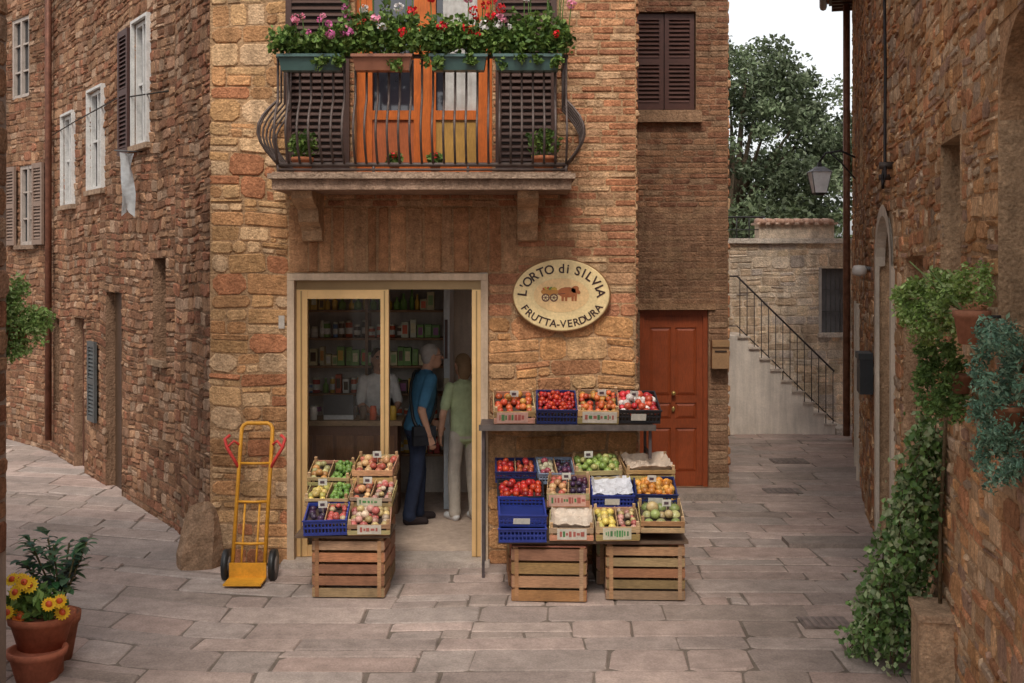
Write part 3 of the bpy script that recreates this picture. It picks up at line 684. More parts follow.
bo=MB(); bo.box(-1.66,-.93,8.93,9.35,.477,.495,'wood',(.14,.09,.06)); bo.box(-1.65,-.95,9.36,9.8,.637,.655,'wood',(.14,.09,.06)); bo.build('display_board')
crate('plastic_crate','plastic',.08,8.80,.475,T2,w=.36,h=.11,col=BLU); crate('plastic_crate','plastic',.08,8.82,.59,T2,w=.36,h=.09,col=BLU,rz=.04)
crate('paper_wrapped_crate','wood',.45,8.84,.475,T2,label=LW,cont=('paper',[(.62,.52,.42)]),h=.12)
crate('banana_box','wood',.80,8.84,.475,T2,label=LG,cont=('s',YEL,PNK),h=.13)
crate('melon_crate','wood',1.14,8.86,.53,T2,label=None,cont=('f',[(.52,.5,.22),(.6,.45,.22),(.3,.36,.12)]),h=.11,r=.045)
crate('strawberry_crate','plastic',.07,9.15,.655,T2,w=.37,col=BLK,cont=('f',RED),r=.03,h=.1)
crate('peach_box','wood',.44,9.12,.67,T2,label=LR,cont=('s',PCH,DRK),h=.13)
crate('plum_crate','plastic',.79,9.15,.665,T2,col=BLU,cont=('paper',[(.62,.62,.66)]),h=.1)
crate('orange_crate','plastic',1.13,9.16,.67,T2,col=DBL,cont=('f',ORG),h=.1,r=.03)
crate('pepper_crate','plastic',.03,9.46,.80,T2,col=DBL,cont=('s',RED,[(.35,.03,.03),(.5,.1,.04)]),h=.09)
crate('chicory_crate','plastic',.365,9.46,.79,T2,w=.3,col=(.25,.3,.4),cont=('s',[(.3,.06,.08),(.5,.45,.3)],DRK),h=.09)
crate('apple_crate','wood',.70,9.44,.81,T2,w=.38,cont=('f',GRN),h=.11)
crate('mushroom_box','wood',1.12,9.46,.82,T2,w=.40,cont=('paper',[(.58,.46,.36)]),h=.10,rz=.1)
crate('grape_crate','plastic',-1.42,8.90,.505,T2,w=.33,h=.12,col=BLU,label=None,cont=('s',DRK,[(.5,.1,.08),(.65,.5,.3)]),r=.025)
crate('fruit_box','wood',-1.09,8.90,.505,T2,w=.32,h=.1,label=LW,cont=('f',PNK))
crate('lemon_crate','wood',-1.46,9.2,.66,T2,w=.34,h=.08,cont=('s',YEL,LIM))
crate('peach_box','wood',-1.11,9.2,.66,T2,w=.33,h=.09,label=LG,cont=('s',PCH,PNK))
crate('lettuce_crate','wood',-1.49,9.49,.765,T2,w=.34,h=.09,cont=('s',[(.6,.3,.1),(.5,.45,.2)],LIM),r=.028)
crate('nectarine_crate','wood',-1.13,9.49,.785,T2,w=.33,h=.13,cont=('f',PCH))

# ------------------------------------------------------------------ right-hand building
rb=empty('ochre_stone_house')
P0,P1,P2=(1.385,1),(3.63,12),(4.95,17)
op=palette([(.54,.29,.135),(.48,.25,.12),(.58,.35,.19),(.43,.21,.11),(.50,.33,.20),(.53,.25,.13),(.60,.42,.27),(.42,.30,.21),(.37,.23,.16)],.97)
MA,LA=wallM(P0,P1); HB=6.4
hA=[(8.78,10.0,0,3.02),(7.07,8.11,.9,2.63),(5.65,6.33,2.3,3.3),(3.5,4.62,2.3,3.7)]
w=MB(); w.M=MA
sheet(w,0,LA,0,HB,hA,.2,'stone',(.46,.29,.165),(.46,.30,.18))
stones(w,0,LA,0,HB,(.06,.16),(.09,.32),op,hA,out=(.001,.018),gap=.016,jit=.016,vj=.24,split=.32,deform=rubble_def,cham=(.14,.42))
def arch_fill(mb,u0,u1,zt,rise,col,y=.005,dep=.19):
    c=(u0+u1)/2;a=(u1-u0)/2;n=16;vs=[];fs=[]
    for i in range(n+1):
        q=math.pi*i/n; x=c-a*math.cos(q); z=zt-rise+rise*math.sin(q)-.001
        vs+=[(x,y,z),(x,y,zt),(x,-dep,z)]
    for i in range(n): fs+=[(3*i,3*i+3,3*i+4,3*i+1),(3*i,3*i+3,3*i+5,3*i+2)]
    mb.add(vs,fs,'stone',col)
arch_fill(w,8.78,10.0,3.02,.5,(.48,.33,.21)); arch_fill(w,3.5,4.62,3.7,.45,(.46,.27,.15))
pf=(.66,.56,.45)
for a,b_2 in ((8.72,8.84),(9.94,10.06)): w.box(a,b_2,.0,.035,0,2.55,'plaster',pf)
n=16; c0=9.39
vs=[];fs=[]
for i in range(n+1):
    q=math.pi*i/n
    for rr,yy in ((.55,.036),(.67,.036),(.55,-.05)): vs.append((c0-rr*math.cos(q),yy,2.55+rr*.8*math.sin(q)))
for i in range(n): fs+=[(3*i,3*i+3,3*i+4,3*i+1),(3*i,3*i+3,3*i+5,3*i+2)]
w.add(vs,fs,'plaster',pf)
plank_door(w,8.84,9.94,0,2.9,.15,(.17,.09,.05))
plank_door(w,7.07,8.11,.9,2.63,.14,(.24,.06,.03))
w.box(5.65,6.33,-.2,-.17,2.3,3.3,'pane',(.03,.025,.02)); w.box(5.65,6.33,-.17,-.12,2.3,2.36,'paint',(.15,.07,.04)); w.box(5.97,6.02,-.17,-.12,2.36,3.3,'paint',(.15,.07,.04))
w.box(3.5,4.62,-.2,-.17,2.3,3.7,'pane',(.03,.02,.015)); w.box(4.0,4.06,-.17,-.12,2.3,3.7,'paint',(.15,.07,.04))
for h in hA[1:]: w.box(h[0]-.05,h[1]+.05,0,.04,h[2]-.07,h[2]-.003,'stone',(.46,.29,.16))
w.tube([(9.0,.05,6.3),(9.1,.05,5.2),(8.9,.06,4.2),(8.85,.07,3.45),(8.72,.08,3.3),(8.8,.09,3.2),(8.95,.08,3.3),(8.9,.05,3.42)],.014,'iron',(.03,.025,.025),n=6)
w.tube([(8.8,.0,3.38),(8.8,.12,3.38)],.03,'iron',(.08,.06,.05)); w.tube([(9.02,.0,3.3),(9.02,.1,3.3)],.025,'iron',(.08,.06,.05))
w.M=None; w.build('near_wall',rb)
MBm,LB_=wallM(P1,P2); hB=[(2.0,2.9,0,2.1),(.8,1.5,3.4,4.5)]
w=MB(); w.M=MBm
sheet(w,0,LB_,0,HB,hB,.2,'stone',(.46,.29,.165))
stones(w,0,LB_,0,HB,(.06,.14),(.1,.3),op,hB,out=(.001,.014),gap=.014,jit=.012,vj=.2,split=.25,deform=rubble_def)
plank_door(w,*hB[0],.14,(.09,.05,.035)); window(w,*hB[1],.12,(.2,.1,.06),3)
for a in (1.9,2.91): w.box(a,a+.09,0,.04,0,2.1,'plaster',pf)
w.tube([(4.95,.09,.1),(4.95,.09,6.3)],.05,'iron',(.22,.11,.07))
w.M=None; w.build('far_wall',rb)
w=MB(); w.M=basis((4.95,17,0),(1,0,0),(0,1,0)); sheet(w,0,5,0,HB,[],.1,'stone',(.36,.21,.115)); w.M=None; w.build('gable_wall',rb)
rf=MB()
for (pa,pb) in ((P0,P1),(P1,(5.05,17.35))):
    M,L=wallM(pa,pb); rf.M=M
    rf.box(0,L,-4,.34,HB+.01,HB+.06,'vwood',(.12,.06,.035))
    n=int(L/.22)
    for i in range(n):
        u=(i+.5)*L/n
        rf.box(u-.03,u+.03,-.3,.3,HB-.09,HB+.009,'vwood',(.13,.065,.04))
        rf.tube([(u-.05,.38,HB+.09),(u-.05,-4,HB+1.2)],.09,'terracotta',tuple(q*R.uniform(.8,1.2) for q in (.38,.18,.10)),n=10)
    rf.tube([(0,.42,HB+.02),(L,.42,HB+.0)],.055,'iron',(.20,.10,.07))
rf.M=None; rf.build('tiled_roof',rb)
lb=MB(); lb.M=MA; u=10.32; lb.box(u-.02,u+.32,.02,.14,1.33,1.7,'paint',(.02,.022,.025)); lb.box(u-.03,u+.33,.02,.155,1.66,1.72,'paint',(.025,.028,.03)); lb.box(u+.05,u+.25,.139,.146,1.58,1.61,'paint',(.1,.1,.1)); lb.M=None; lb.build('letter_box')
lb=MB(); lb.M=MA; lb.lathe((10.6,.12,2.5),[(0,.06),(.05,.055),(.07,.02),(.07,-.02),(.05,-.04),(0,-.05)],'plastic',(.6,.55,.5),n=14); lb.tube([(10.6,0,2.52),(10.6,.12,2.54)],.02,'iron',(.2,.2,.2)); lb.M=None; lb.build('wall_lamp')
ln=MB(); xl,yl,zl=4.02,15.3,3.62
ln.tube([(4.52,15.3,3.95),(4.3,15.3,4.05),(4.1,15.3,4.02),(xl,yl,3.9)],.014,'iron',(.04,.04,.045)); ln.tube([(4.52,15.3,3.65),(4.3,15.3,3.9),(4.15,15.3,4.03)],.010,'iron',(.04,.04,.045))
def frust(z0,z1,a,b,mat,col): 
    ln.add([(xl+sx*a,yl+sy*a,z0) for sx,sy in ((-1,-1),(1,-1),(1,1),(-1,1))]+[(xl+sx*b,yl+sy*b,z1) for sx,sy in ((-1,-1),(1,-1),(1,1),(-1,1))],[(0,1,2,3),(4,5,6,7),(0,1,5,4),(1,2,6,5),(2,3,7,6),(3,0,4,7)],mat,col)
frust(zl-.12,zl+.15,.075,.125,'plastic',(.92,.94,.96)); frust(zl+.151,zl+.22,.140,.05,'iron',(.3,.31,.34)); frust(zl+.22,zl+.28,.03,.02,'iron',(.05,.05,.05)); frust(zl-.15,zl-.12,.05,.08,'iron',(.05,.05,.05))
for sx in (-1,1):
    for sy in (-1,1): ln.tube([(xl+sx*.077,yl+sy*.077,zl-.12),(xl+sx*.128,yl+sy*.128,zl+.15)],.006,'iron',(.1,.1,.11),n=5)
ln.build('street_lantern')

# ------------------------------------------------------------------ back wall, stairs
bw=empty('garden_wall')
w=MB(); w.M=basis((2.2,18.7,0),(1,0,0),(0,-1,0)); hb=[(2.72,3.22,1.47,2.5)]
sheet(w,0,6,0,2.9,hb,.15,'stone',(.70,.57,.44))
stones(w,0,6,0,2.9,(.09,.18),(.13,.38),palette([(.72,.58,.44),(.66,.52,.37),(.76,.63,.50),(.58,.44,.32),(.68,.51,.36),(.56,.47,.40)],1.0),hb,out=(.003,.014),gap=.015,vj=.16,split=.2,deform=rubble_def)
w.box(-.02,6,-.3,.06,2.901,2.98,'stone',(.66,.58,.50)); 
w.box(1.75,2.95,-.35,.0,2.981,3.2,'stone',(.70,.58,.46))
w.box(1.70,3.0,-.4,.05,3.2,3.235,'stone',(.66,.48,.38))
for i in range(8): w.tube([(1.8+i*.155,.06,3.24),(1.8+i*.155,-.42,3.27)],.05,'terracotta',(.55,.34,.25),n=10)
w.box(2.70,2.74,.0,.04,1.45,2.52,'paint',(.5,.46,.42))
w.box(2.72,3.22,-.1,-.08,1.47,2.5,'pane',(.16,.16,.17))
for i in range(7): w.box(2.75+i*.075,2.765+i*.075,-.06,-.045,1.47,2.5,'iron',(.12,.12,.12))
for z in (1.8,2.15): w.box(2.73,3.21,-.062,-.05,z,z+.015,'iron',(.12,.12,.12))
w.box(2.68,3.26,0,.07,1.40,1.468,'stone',(.6,.52,.45))
w.M=None; w.build('wall',bw)
rl=MB()
for i in range(6): rl.tube([(3.0+i*.2,18.75,2.98),(3.0+i*.2,18.75,3.32)],.01,'iron',(.05,.05,.05),n=5)
rl.tube([(2.6,18.75,3.32),(4.05,18.75,3.32)],.014,'iron',(.05,.05,.05)); rl.tube([(2.6,18.75,3.12),(4.05,18.75,3.12)],.008,'iron',(.05,.05,.05)); rl.build('terrace_railing')
stx=empty('stone_staircase')
w=MB(); n=9; x1_=4.86; run=.163; rise=.165
for i in range(n):
    xa=x1_-run*(i+1); 
    w.box(xa-.001 if i==n-1 else xa,x1_-run*i,17.6,18.66,0,rise*(i+1)-.03,'plaster',(.76,.68,.60))
    w.box(xa-.001,x1_-run*i+.025,17.57,18.66,rise*(i+1)-.03+.001,rise*(i+1),'stone',(.60,.51,.43))
w.box(2.3,x1_-run*n-.002,17.6,18.66,0,rise*n,'plaster',(.76,.68,.60)); w.box(4.87,5.05,17.55,18.5,0,.1,'stone',(.66,.58,.5))
w.build('steps',stx)
w=MB(); ic2=(.06,.05,.05)
def sp(x): return (x1_-x)/run*rise
w.tube([(4.86,17.64,.95),(x1_-run*n,17.64,rise*n+.9),(2.4,17.64,rise*n+.92)],.014,'iron',ic2)
w.tube([(4.86,17.64,.2),(x1_-run*n,17.64,rise*n+.15),(2.4,17.64,rise*n+.15)],.009,'iron',ic2)
for i in range(14):
    x=4.84-i*.108; z=max(0,sp(x)); w.tube([(x,17.64,z*.97),(x,17.64,z+.93)],.007,'iron',ic2,n=5)
w.build('handrail',stx)

# ------------------------------------------------------------------ tree
tr=MB(); tx,ty=5.7,30.
tc_=(.12,.09,.06)
tr.tube([(tx,ty,0),(tx+.1,ty,1.5),(tx-.05,ty,3.2),(tx+.1,ty,5)],[.42,.33,.27,.16],'stone',tc_,n=10)
cl_=[]
for i in range(250):
    th=R.uniform(0,2*math.pi); ph=math.acos(R.uniform(-.75,1)); q=R.uniform(.4,1)**.6
    cx_=tx+3.5*q*math.sin(ph)*math.cos(th)*R.uniform(.9,1.08); cy_=ty+2.9*q*math.sin(ph)*math.sin(th); cz_=4.9+3.6*q*math.cos(ph)*R.uniform(.88,1.05)
    if cx_>tx+1: cz_=4.9+(cz_-4.9)*(1-.12*(cx_-tx-1)/2.3)
    cl_.append((cx_,cy_,cz_))
for i in range(26):
    c=cl_[i*5]; m=(tx+(c[0]-tx)*.45,ty+(c[1]-ty)*.45,3+(c[2]-3)*.6); tr.tube([(tx,ty,2.6+R.uniform(0,1.5)),m,c],[.13,.07,.02],'stone',tc_,n=6)
for c in cl_:
    rr=R.uniform(.35,.75); v=R.uniform(.55,1.35)
    base=[(.09*v,.12*v,.06*v),(.115*v,.15*v,.075*v),(.15*v,.18*v,.10*v)]
    leafcloud(tr,c,(rr,rr,rr*.75),240,.13,base,.1,.55,(0,0,.5))
tr.build('holm_oak_tree')
tr=MB()
for i in range(70):
    c=(R.uniform(2,14),R.uniform(23,26),R.uniform(1.2,3.6)); v=R.uniform(.6,1.3)
    leafcloud(tr,c,(.7,.6,.6),150,.14,[(.08*v,.11*v,.045*v),(.12*v,.15*v,.07*v)],.1)
tr.build('hedge')

# ------------------------------------------------------------------ left foreground
lf=MB(); lf.M=basis((-2.94,6.8,0),(0,-1,0),(1,0,0))
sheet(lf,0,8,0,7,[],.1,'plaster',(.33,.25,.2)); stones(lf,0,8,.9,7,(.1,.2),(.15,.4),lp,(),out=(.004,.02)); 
lf.M=basis((-2.94,6.8,0),(-1,0,0),(0,1,0)); sheet(lf,0,4,0,7,[],.1,'plaster',(.33,.25,.2)); lf.M=None
lf.box(-6.5,-2.7,-1.2,7.0,7,7.1,'terracotta',(.3,.14,.08))
lf.build('corner_house')
hpz=MB(); pot(hpz,(-2.99,7.0,2.06),.1,.16,(.36,.13,.07))
hpz.tube([(-2.97,6.8,2.03),(-2.97,7.12,2.03)],.008,'iron',(.05,.05,.05)); hpz.lathe((-2.99,7.0,2.1),[(.108,0),(.108,.012)],'iron',(.05,.05,.05))
LG_=[(.22,.34,.09),(.28,.40,.13),(.16,.26,.06),(.36,.46,.18)]
for i in range(52):
    an=R.uniform(0,6.28); rr=R.uniform(0,1)**.6; leafcloud(hpz,(-2.97+.21*rr*math.cos(an),6.96+R.uniform(-.14,.08),2.25+.24*rr*math.sin(an)),(.06,.06,.06),80,.028,LG_,.1,.6)
hpz.build('hanging_fern')
p=MB(); pot(p,(-2.93,7.22,0),.175,.2,(.42,.13,.07)); pot(p,(-2.95,7.34,.16),.2,.22,(.36,.11,.055))
p.lathe((-2.95,7.34,0),[(.13,0),(.13,.16)],'terracotta',(.3,.1,.05))
leafcloud(p,(-2.98,7.3,.46),(.2,.14,.1),260,.08,GREEN,.1,.5)
for i in range(15):
    an=R.uniform(0,6.28); rr=R.uniform(.03,.24); x=-2.99+rr*math.cos(an); y=7.2+rr*math.sin(an)*.5; z=.47+R.uniform(-.1,.17)
    p.tube([(-2.95,7.35,.3),(x,y+.03,z-.01)],.004,'leaf',(.1,.18,.04),n=4)
    nrm=Vector((R.uniform(-.4,.4),-.9,R.uniform(.2,.7))).normalized(); a=nrm.orthogonal().normalized(); b2=nrm.cross(a)
    c=Vector((x,y,z)); rad=R.uniform(.04,.06); fc=R.choice([(.8,.48,.02),(.8,.55,.03),(.75,.22,.03)])
    for k in range(15):
        q=k*2*math.pi/15; dd=a*math.cos(q)+b2*math.sin(q); pe=nrm.cross(dd)
        p.add([tuple(c+dd*.008),tuple(c+dd*rad*.65+pe*.011+nrm*.004),tuple(c+dd*rad),tuple(c+dd*rad*.65-pe*.011+nrm*.004)],[(0,1,2,3)],'leaf',fc)
    for rr_,cc in ((.022,(.55,.08,.02)),(.012,(.1,.03,.01))): p.ball(tuple(c+nrm*(.002+(.022-rr_)*.6)),(rr_,rr_*.6,rr_),'fruit',cc,n=10,m=5)
p.build('flower_pot')
p=MB(); pot(p,(-2.98,7.62,0),.16,.3,(.3,.1,.05))
for st_ in range(9):
    an=st_*.7; top=Vector((-2.97+.20*math.cos(an),7.62+.14*math.sin(an),.72+R.uniform(-.08,.14))); base_=Vector((-2.98,7.62,.26))
    p.tube([tuple(base_),tuple(base_.lerp(top,.5)+Vector((.02,0,.03))),tuple(top)],.006,'stone',(.12,.1,.05),n=5)
    for i in range(28):
        t=R.uniform(.35,1.05); o_=base_.lerp(top,t); an2=R.uniform(0,6.28); el=R.uniform(-.3,.8); dd=Vector((math.cos(an2)*math.cos(el),math.sin(an2)*math.cos(el),math.sin(el))); sd=dd.cross(Vector((0,0,1))).normalized(); L_=R.uniform(.07,.12); wd_=L_*.26
        q0=o_;q1=o_+dd*L_*.4+Vector((0,0,.01));q2=o_+dd*L_*.75;q3=o_+dd*L_-Vector((0,0,.015))
        p.add([tuple(q0),tuple(q1-sd*wd_),tuple(q1+sd*wd_),tuple(q2-sd*wd_*.8),tuple(q2+sd*wd_*.8),tuple(q3)],[(0,1,2),(1,3,4,2),(3,5,4)],'leaf',tuple(q*R.uniform(.7,1.4) for q in (.065,.13,.07)))
p.build('potted_shrub')

# ------------------------------------------------------------------ right wall plants
def wl(u,o,z): return tuple(MA@Vector((u,o,z)))
LGR=[(.26,.38,.10),(.32,.44,.14),(.20,.31,.07),(.38,.48,.2)]
p=MB(); u=4.62
pot(p,wl(u,.13,2.19),.085,.16,(.36,.15,.085)); 
for dz in (.05,.13): p.tube([wl(u,0,2.19+dz),wl(u,.05,2.19+dz)],.008,'iron',(.05,.05,.05))
for i in range(50):
    t=R.random()**.8; leafcloud(p,wl(u-.05+.60*t+R.uniform(-.06,.06),.10+.25*t+R.uniform(-.07,.07),2.50-.20*t+R.uniform(-.15,.13)),(.055,.055,.055),90,.026,LGR,.1,.6)
for i in range(8):
    p.tube([wl(u+.1,.15,2.34),wl(u+R.uniform(.2,.7),R.uniform(.15,.38),2.45+R.uniform(-.2,.2))],.004,'leaf',(.2,.3,.1),n=4)
p.build('hanging_geranium')
p=MB(); u=5.15; pot(p,wl(u,.09,1.9),.06,.10,(.26,.12,.07))
p.tube([wl(u,0,1.95),wl(u,.06,1.95)],.008,'iron',(.05,.05,.05))
for i in range(26): leafcloud(p,wl(u+R.uniform(-.10,.26),.17+R.uniform(-.10,.10),1.99+R.uniform(-.2,.2)),(.055,.055,.06),90,.03,[(.14,.24,.07),(.19,.31,.09),(.10,.18,.045)],.1,.6)
p.build('potted_wall_plant')
p=MB(); u=4.02; pot(p,wl(u,.09,1.86),.07,.11,(.30,.13,.07)); p.tube([wl(u,0,1.9),wl(u,.06,1.9)],.008,'iron',(.05,.05,.05))
for i in range(52): leafcloud(p,wl(u+R.uniform(-.2,.24),.12+R.uniform(-.07,.09),2.03+R.uniform(-.34,.26)),(.05,.05,.07),85,.027,[(.14,.27,.18),(.19,.34,.23),(.11,.20,.14),(.26,.39,.27)],.1,.45,droop=.6)
p.build('trailing_wall_plant')
iv=MB()
iv.M=MA; iv.box(5.85,6.22,0.0,.20,0,.50,'stone',(.48,.32,.20)); iv.box(5.83,6.24,0.0,.215,.502,.54,'stone',(.46,.31,.20)); iv.M=None
IVC=[(.09,.17,.05),(.13,.23,.06),(.18,.29,.09),(.28,.37,.18),(.35,.40,.22)]
for k in range(70):
    z=.2+1.5*R.random()**1.3; t=max(0,1-z/1.5)
    uu=6.05+R.uniform(0,.25)+t*.5; o=.05+R.uniform(0,.09)+t*R.uniform(0,.50)
    pts_=[]
    zend=R.uniform(.02,.3) if t>.3 else R.uniform(.3,1.1)
    while z>zend and len(pts_)<50:
        pts_.append(wl(uu,o,z)); z-=R.uniform(.03,.06)
        uu+=R.uniform(-.025,.04); o=min(.76,max(.03,o+R.uniform(-.02,.036)))
    if len(pts_)<3: continue
    iv.tube(pts_,.004,'stone',(.12,.08,.04),n=4)
    P=np.repeat(np.array(pts_),8,0)+NR.normal(size=(len(pts_)*8,3))*.048
    P[:,2]=np.maximum(P[:,2],.02)
    iv.leaves(P,.042,np.array(IVC)[NR.integers(0,5,len(P))],.85,bias=(-.6,-.6,.4),droop=.8)
iv.tube([wl(6.1,.05,.4),wl(6.15,.04,1.0),wl(6.0,.03,1.7)],.012,'stone',(.13,.09,.05),n=6)
iv.build('climbing_ivy')

# ------------------------------------------------------------------ people
def person(name,loc,rot,S):
    prim=[]
    s=S.get('s',1.); skin=S.get('skin',(.55,.31,.21)); hair=S['hair']; sh=S['shirt']; tr_=S['trousers']; shoe=S['shoes']
    slim=S.get('slim',1.); lean=S.get('lean',0.)
    def lx(z): return lean*max(0,z-.95)
    tors=[(.84,0,.095,.14),(.93,0,.125*slim,.172*slim),(1.02,.01,.125*slim,.165*slim),(1.12,.015,.118*slim,.155*slim),(1.25,.01,.12*slim,.17*slim),(1.36,0,.112*slim,.185*slim),(1.43,-.01,.085*slim,.16*slim),(1.475,-.012,.055,.07)]
    tors=[(z,x+lx(z),a,b) for z,x,a,b in tors]
    prim.append(('loft',tors,sh))
    prim.append(('ell',((0,0,.9),(.118*slim,.165*slim,.1)),tr_))
    st=S.get('stance',(.05,-.05))
    for k,sd in enumerate((1,-1)):
        fx=st[k]; hip=(0,sd*.088,.9); kn=(fx*.6+.02,sd*.095,.50); an=(fx-.02,sd*.095,.11)
        prim.append(('cap',(hip,kn,.092*slim,.068),tr_)); prim.append(('cap',(kn,an,.07,.062),tr_)); prim.append(('cap',(an,(fx-.02,sd*.095,.085),.066,.066),tr_))
        prim.append(('cap',((fx-.045,sd*.097,.045),(fx+.13,sd*.115,.035),.042,.034),shoe)); prim.append(('cap',((fx-.04,sd*.097,.03),(fx+.14,sd*.115,.026),.034,.03),shoe))
    lz=lx(1.45)
    prim.append(('cap',((lz-.012,0,1.44),(lz+.012+lean*.1,0,1.56),.055,.05),skin))
    hx=lz+.025+S.get('headx',0.); hz=1.635+S.get('headz',0.)
    prim.append(('ell',((hx,0,hz),(.095,.075,.112)),skin)); prim.append(('ell',((hx+.035,0,hz-.065),(.06,.055,.055)),skin))
    prim.append(('cap',((hx+.092,0,hz+.012),(hx+.112,0,hz-.018),.009,.014),skin))
    prim.append(('ell',((hx+.088,0,hz-.055),(.014,.026,.010)),tuple(c*.75 for c in skin)))
    for sd in (1,-1): prim.append(('ell',((hx-.005,sd*.077,hz-.005),(.02,.012,.032)),skin)); prim.append(('cap',((hx+.085,sd*.02,hz+.032),(hx+.075,sd*.045,hz+.032),.008,.007),tuple(c*.5 for c in hair)))
    prim.append(('ell',((hx-.022,0,hz+.035),(.092,.083,.092)),hair))
    if S.get('long'): prim.append(('ell',((hx-.06,0,hz-.04),(.06,.078,.12)),hair))
    else: prim.append(('ell',((hx-.05,0,hz-.01),(.055,.074,.07)),hair))
    for sd in (1,-1):
        arm=S['arms'][0 if sd==1 else 1]
        Sh=Vector((lz-.005,sd*.175*slim,1.405)); El=Vector((arm[0][0],sd*arm[0][1],arm[0][2])); Wr=Vector((arm[1][0],sd*arm[1][1],arm[1][2]))
        prim.append(('cap',(tuple(Sh),tuple(El),.05*slim,.039),skin)); prim.append(('cap',(tuple(El),tuple(Wr),.04,.026),skin))
        f=S.get('sleeve',.75); e=Sh.lerp(El,min(f,1)); prim.append(('cap',(tuple(Sh),tuple(e),.064*slim,.057),sh))
        dd=(Wr-El).normalized(); fr=Vector((1,0,0)); side=(fr-dd*fr.dot(dd))
        if side.length<.3: side=Vector((0,0,1))-dd*dd.z
        side.normalize(); nn=dd.cross(side).normalized()
        if nn.y*sd>0: nn=-nn
        for i in range(4):
            o=side*(.027-.018*i); k0=Wr+dd*.012+o*.5; k1=Wr+dd*.088+o
            prim.append(('cap',(tuple(k0),tuple(k1),.014,.0125),skin))
            L_=(.068,.078,.072,.056)[i]; m=k1+(dd*.85+nn*.3).normalized()*L_*.5; t=m+(dd*.55+nn*.8).normalized()*L_*.5
            prim.append(('cap',(tuple(k1),tuple(m),.0095,.009),skin)); prim.append(('cap',(tuple(m),tuple(t),.009,.0075),skin))
        t0=Wr+dd*.025+side*.02; t1=t0+(dd*.7+side*.6+nn*.3).normalized()*.045; t2=t1+(dd*.95+nn*.3).normalized()*.032
        prim.append(('cap',(tuple(t0),tuple(t1),.013,.0105),skin)); prim.append(('cap',(tuple(t1),tuple(t2),.0105,.009),skin))
    mb=MB()
    for ty_,dt,_ in prim:
        if ty_=='cap':
            a,b2,ra,rb_=dt; mb.ball(a,ra,'cloth',(1,1,1),n=14,m=8); mb.ball(b2,rb_,'cloth',(1,1,1),n=14,m=8)
            if math.dist(a,b2)>1e-4: mb.tube([a,b2],[ra,rb_],'cloth',(1,1,1),n=14)
        elif ty_=='ell': mb.ball(dt[0],dt[1],'cloth',(1,1,1),n=20,m=12)
        else:
            n=20; vs=[];fs=[]
            for z,x,rx,ry in dt:
                for j in range(n): q=2*math.pi*j/n; vs.append((x+rx*math.cos(q),ry*math.sin(q),z))
            for i in range(len(dt)-1):
                for j in range(n): fs.append((i*n+j,i*n+(j+1)%n,(i+1)*n+(j+1)%n,(i+1)*n+j))
            fs.append(tuple(range(n))[::-1]); fs.append(tuple(range((len(dt)-1)*n,len(dt)*n))); mb.add(vs,fs,'cloth',(1,1,1))
    tmp=mb.build('tmp'); rm=tmp.modifiers.new('r','REMESH'); rm.mode='VOXEL'; rm.voxel_size=.007; rm.use_smooth_shade=True
    sm=tmp.modifiers.new('s','SMOOTH'); sm.factor=.5; sm.iterations=2
    dg=bpy.context.evaluated_depsgraph_get(); me=bpy.data.meshes.new_from_object(tmp.evaluated_get(dg)); bpy.data.objects.remove(tmp)
    V=np.empty(len(me.vertices)*3,dtype=np.float32); me.vertices.foreach_get('co',V); V=V.reshape(-1,3).astype(float)
    best=np.full(len(V),1e9); C=np.zeros((len(V),4),dtype=np.float32); C[:,3]=1
    for ty_,dt,col in prim:
        if ty_=='cap':
            a,b2=np.array(dt[0]),np.array(dt[1]); ab=b2-a; t=np.clip(((V-a)@ab)/max(ab@ab,1e-9),0,1)
            D=np.linalg.norm(V-(a+t[:,None]*ab),axis=1)-(dt[2]+(dt[3]-dt[2])*t)
        elif ty_=='ell':
            rr=np.array(dt[1]); D=(np.linalg.norm((V-np.array(dt[0]))/rr,axis=1)-1)*rr.min()
        else:
            zz=[q[0] for q in dt]; X_=np.interp(V[:,2],zz,[q[1] for q in dt]); RX=np.interp(V[:,2],zz,[q[2] for q in dt]); RY=np.interp(V[:,2],zz,[q[3] for q in dt])
            D=(np.sqrt(((V[:,0]-X_)/RX)**2+(V[:,1]/RY)**2)-1)*np.minimum(RX,RY)+np.maximum(0,zz[0]-V[:,2])+np.maximum(0,V[:,2]-zz[-1])
        k=D<best; best[k]=D[k]; C[k,:3]=col
    for at in list(me.color_attributes): me.color_attributes.remove(at)
    ca=me.color_attributes.new('Col','FLOAT_COLOR','POINT'); ca.data.foreach_set('color',C.ravel())
    me.materials.clear(); me.materials.append(MATS['cloth'])
    root=empty(name); ob=bpy.data.objects.new('body',me); sc.collection.objects.link(ob); ob.parent=root
    ex=MB()
    for sd in (1,-1):
        ex.ball((hx+.083,sd*.031,hz+.014),(.008,.012,.008),'fruit',(.7,.68,.65),n=8,m=6); ex.ball((hx+.090,sd*.031,hz+.014),(.003,.005,.005),'fruit',(.03,.02,.015),n=8,m=6)
        if S.get('glasses'):
            ex.tube([(hx+.1,sd*.031+.018*math.cos(q),hz+.014+.015*math.sin(q)) for q in [i*.785 for i in range(8)]],.002,'iron',(.03,.03,.03),n=4,closed=True)
            ex.tube([(hx+.1,sd*.049,hz+.018),(hx,sd*.08,hz+.015)],.002,'iron',(.03,.03,.03),n=4)
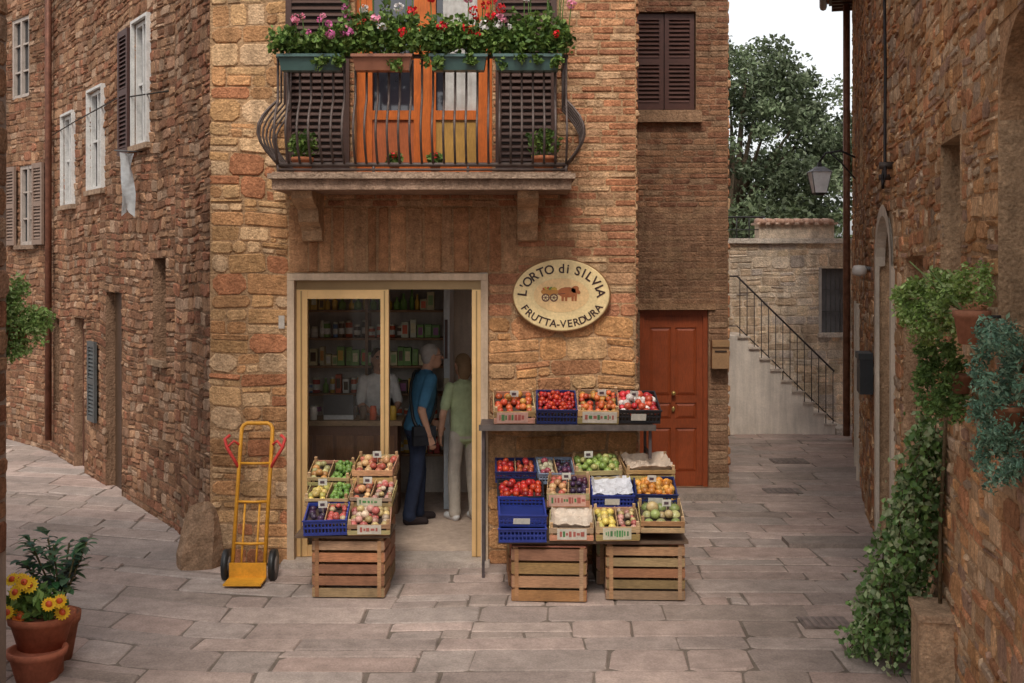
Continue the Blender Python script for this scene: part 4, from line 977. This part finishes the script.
    if S.get('bag'):
        pts_=[]
        zz=[w_[0] for w_ in tors]
        for i in range(28):
            q=2*math.pi*i/28; t=(1-math.sin(q))/2
            z=1.44-.50*t; y=.11*(1-t)-.17*t
            X_=np.interp(z,zz,[w_[1] for w_ in tors]); RX=np.interp(z,zz,[w_[2] for w_ in tors]); RY=np.interp(z,zz,[w_[3] for w_ in tors])
            xx=RX*math.sqrt(max(0,1-min(1,(y/RY)**2)))+.010
            pts_.append((X_+xx*(1 if math.cos(q)>0 else -1) if abs(math.cos(q))>.15 else X_,y*1.06,z+(.025 if t<.1 else 0)))
        ex.tube(pts_,.017,'plastic',(.02,.02,.02),n=6,closed=True)
        ex.box(-.10,.12,-.26,-.19,.78,.96,'cloth',(.03,.03,.035)); ex.box(-.10,.12,-.268,-.26,.88,.965,'cloth',(.04,.04,.045))
        ex.tube([(-.02,-.2,.95),(-.02,-.175,.97)],.008,'plastic',(.02,.02,.02),n=5)
    ex.build('details',root)
    root.location=loc; root.rotation_euler=(0,0,rot); root.scale=(s,s,s)
    return root
person('man_customer',(-.93,11.4,.056),math.radians(20),dict(s=1.0,hair=(.36,.33,.30),shirt=(.06,.17,.28),trousers=(.035,.045,.08),shoes=(.04,.03,.03),stance=(.06,-.08),lean=.20,headx=.03,headz=-.025,
   arms=(((.06,.25,1.12),(.22,.2,.95)),((-.02,.25,1.12),(.06,.25,.87))),sleeve=.8,bag=True,glasses=True))
person('woman_customer',(-.47,11.5,.056),math.radians(120),dict(s=.93,slim=.9,hair=(.25,.16,.09),long=True,shirt=(.45,.52,.30),trousers=(.50,.44,.37),shoes=(.75,.75,.75),stance=(.05,-.04),lean=.05,
   arms=(((.02,.24,1.13),(.12,.22,.9)),((.0,.24,1.13),(.08,.23,.88))),sleeve=.7))
person('shopkeeper',(-1.42,12.3,.056),math.radians(-70),dict(s=.93,slim=.95,hair=(.06,.035,.02),long=True,shirt=(.7,.68,.66),trousers=(.05,.05,.06),shoes=(.03,.03,.03),stance=(.03,-.03),lean=.12,
   arms=(((.12,.22,1.14),(.32,.12,1.06)),((.12,.22,1.14),(.32,.12,1.06))),sleeve=.9))

# ------------------------------------------------------------------ light, world, camera
AZ=186; EL=54
w=bpy.data.worlds.new('World'); sc.world=w; w.use_nodes=True; nt=w.node_tree; bg=nt.nodes['Background']
sk=nt.nodes.new('ShaderNodeTexSky'); sk.sky_type='NISHITA'; sk.sun_disc=False; sk.sun_elevation=math.radians(EL); sk.sun_rotation=math.radians(AZ); sk.dust_density=3; sk.air_density=1
hs=nt.nodes.new('ShaderNodeHueSaturation'); hs.inputs['Saturation'].default_value=.12; hs.inputs['Value'].default_value=1.6
nt.links.new(sk.outputs[0],hs.inputs['Color']); nt.links.new(hs.outputs[0],bg.inputs['Color']); bg.inputs['Strength'].default_value=.15
su=bpy.data.lights.new('sun','SUN'); su.energy=1.5; su.angle=math.radians(11); su.color=(1,.90,.76)
so=bpy.data.objects.new('sun',su); sc.collection.objects.link(so)
az=math.radians(AZ); el=math.radians(EL)
dirv=Vector((math.sin(az)*math.cos(el),math.cos(az)*math.cos(el),math.sin(el)))
so.rotation_euler=dirv.to_track_quat('Z','Y').to_euler()
cam=bpy.data.cameras.new('camera'); co=bpy.data.objects.new('camera',cam); sc.collection.objects.link(co)
co.location=(0,0,2.57); co.rotation_euler=(math.radians(90),0,0); cam.sensor_width=36; cam.lens=1170*36/1024; cam.shift_y=-77.5/1024; cam.clip_end=1000; cam.clip_start=.05
sc.camera=co
sc.view_settings.view_transform='Standard'; sc.view_settings.look='None'; sc.view_settings.exposure=0
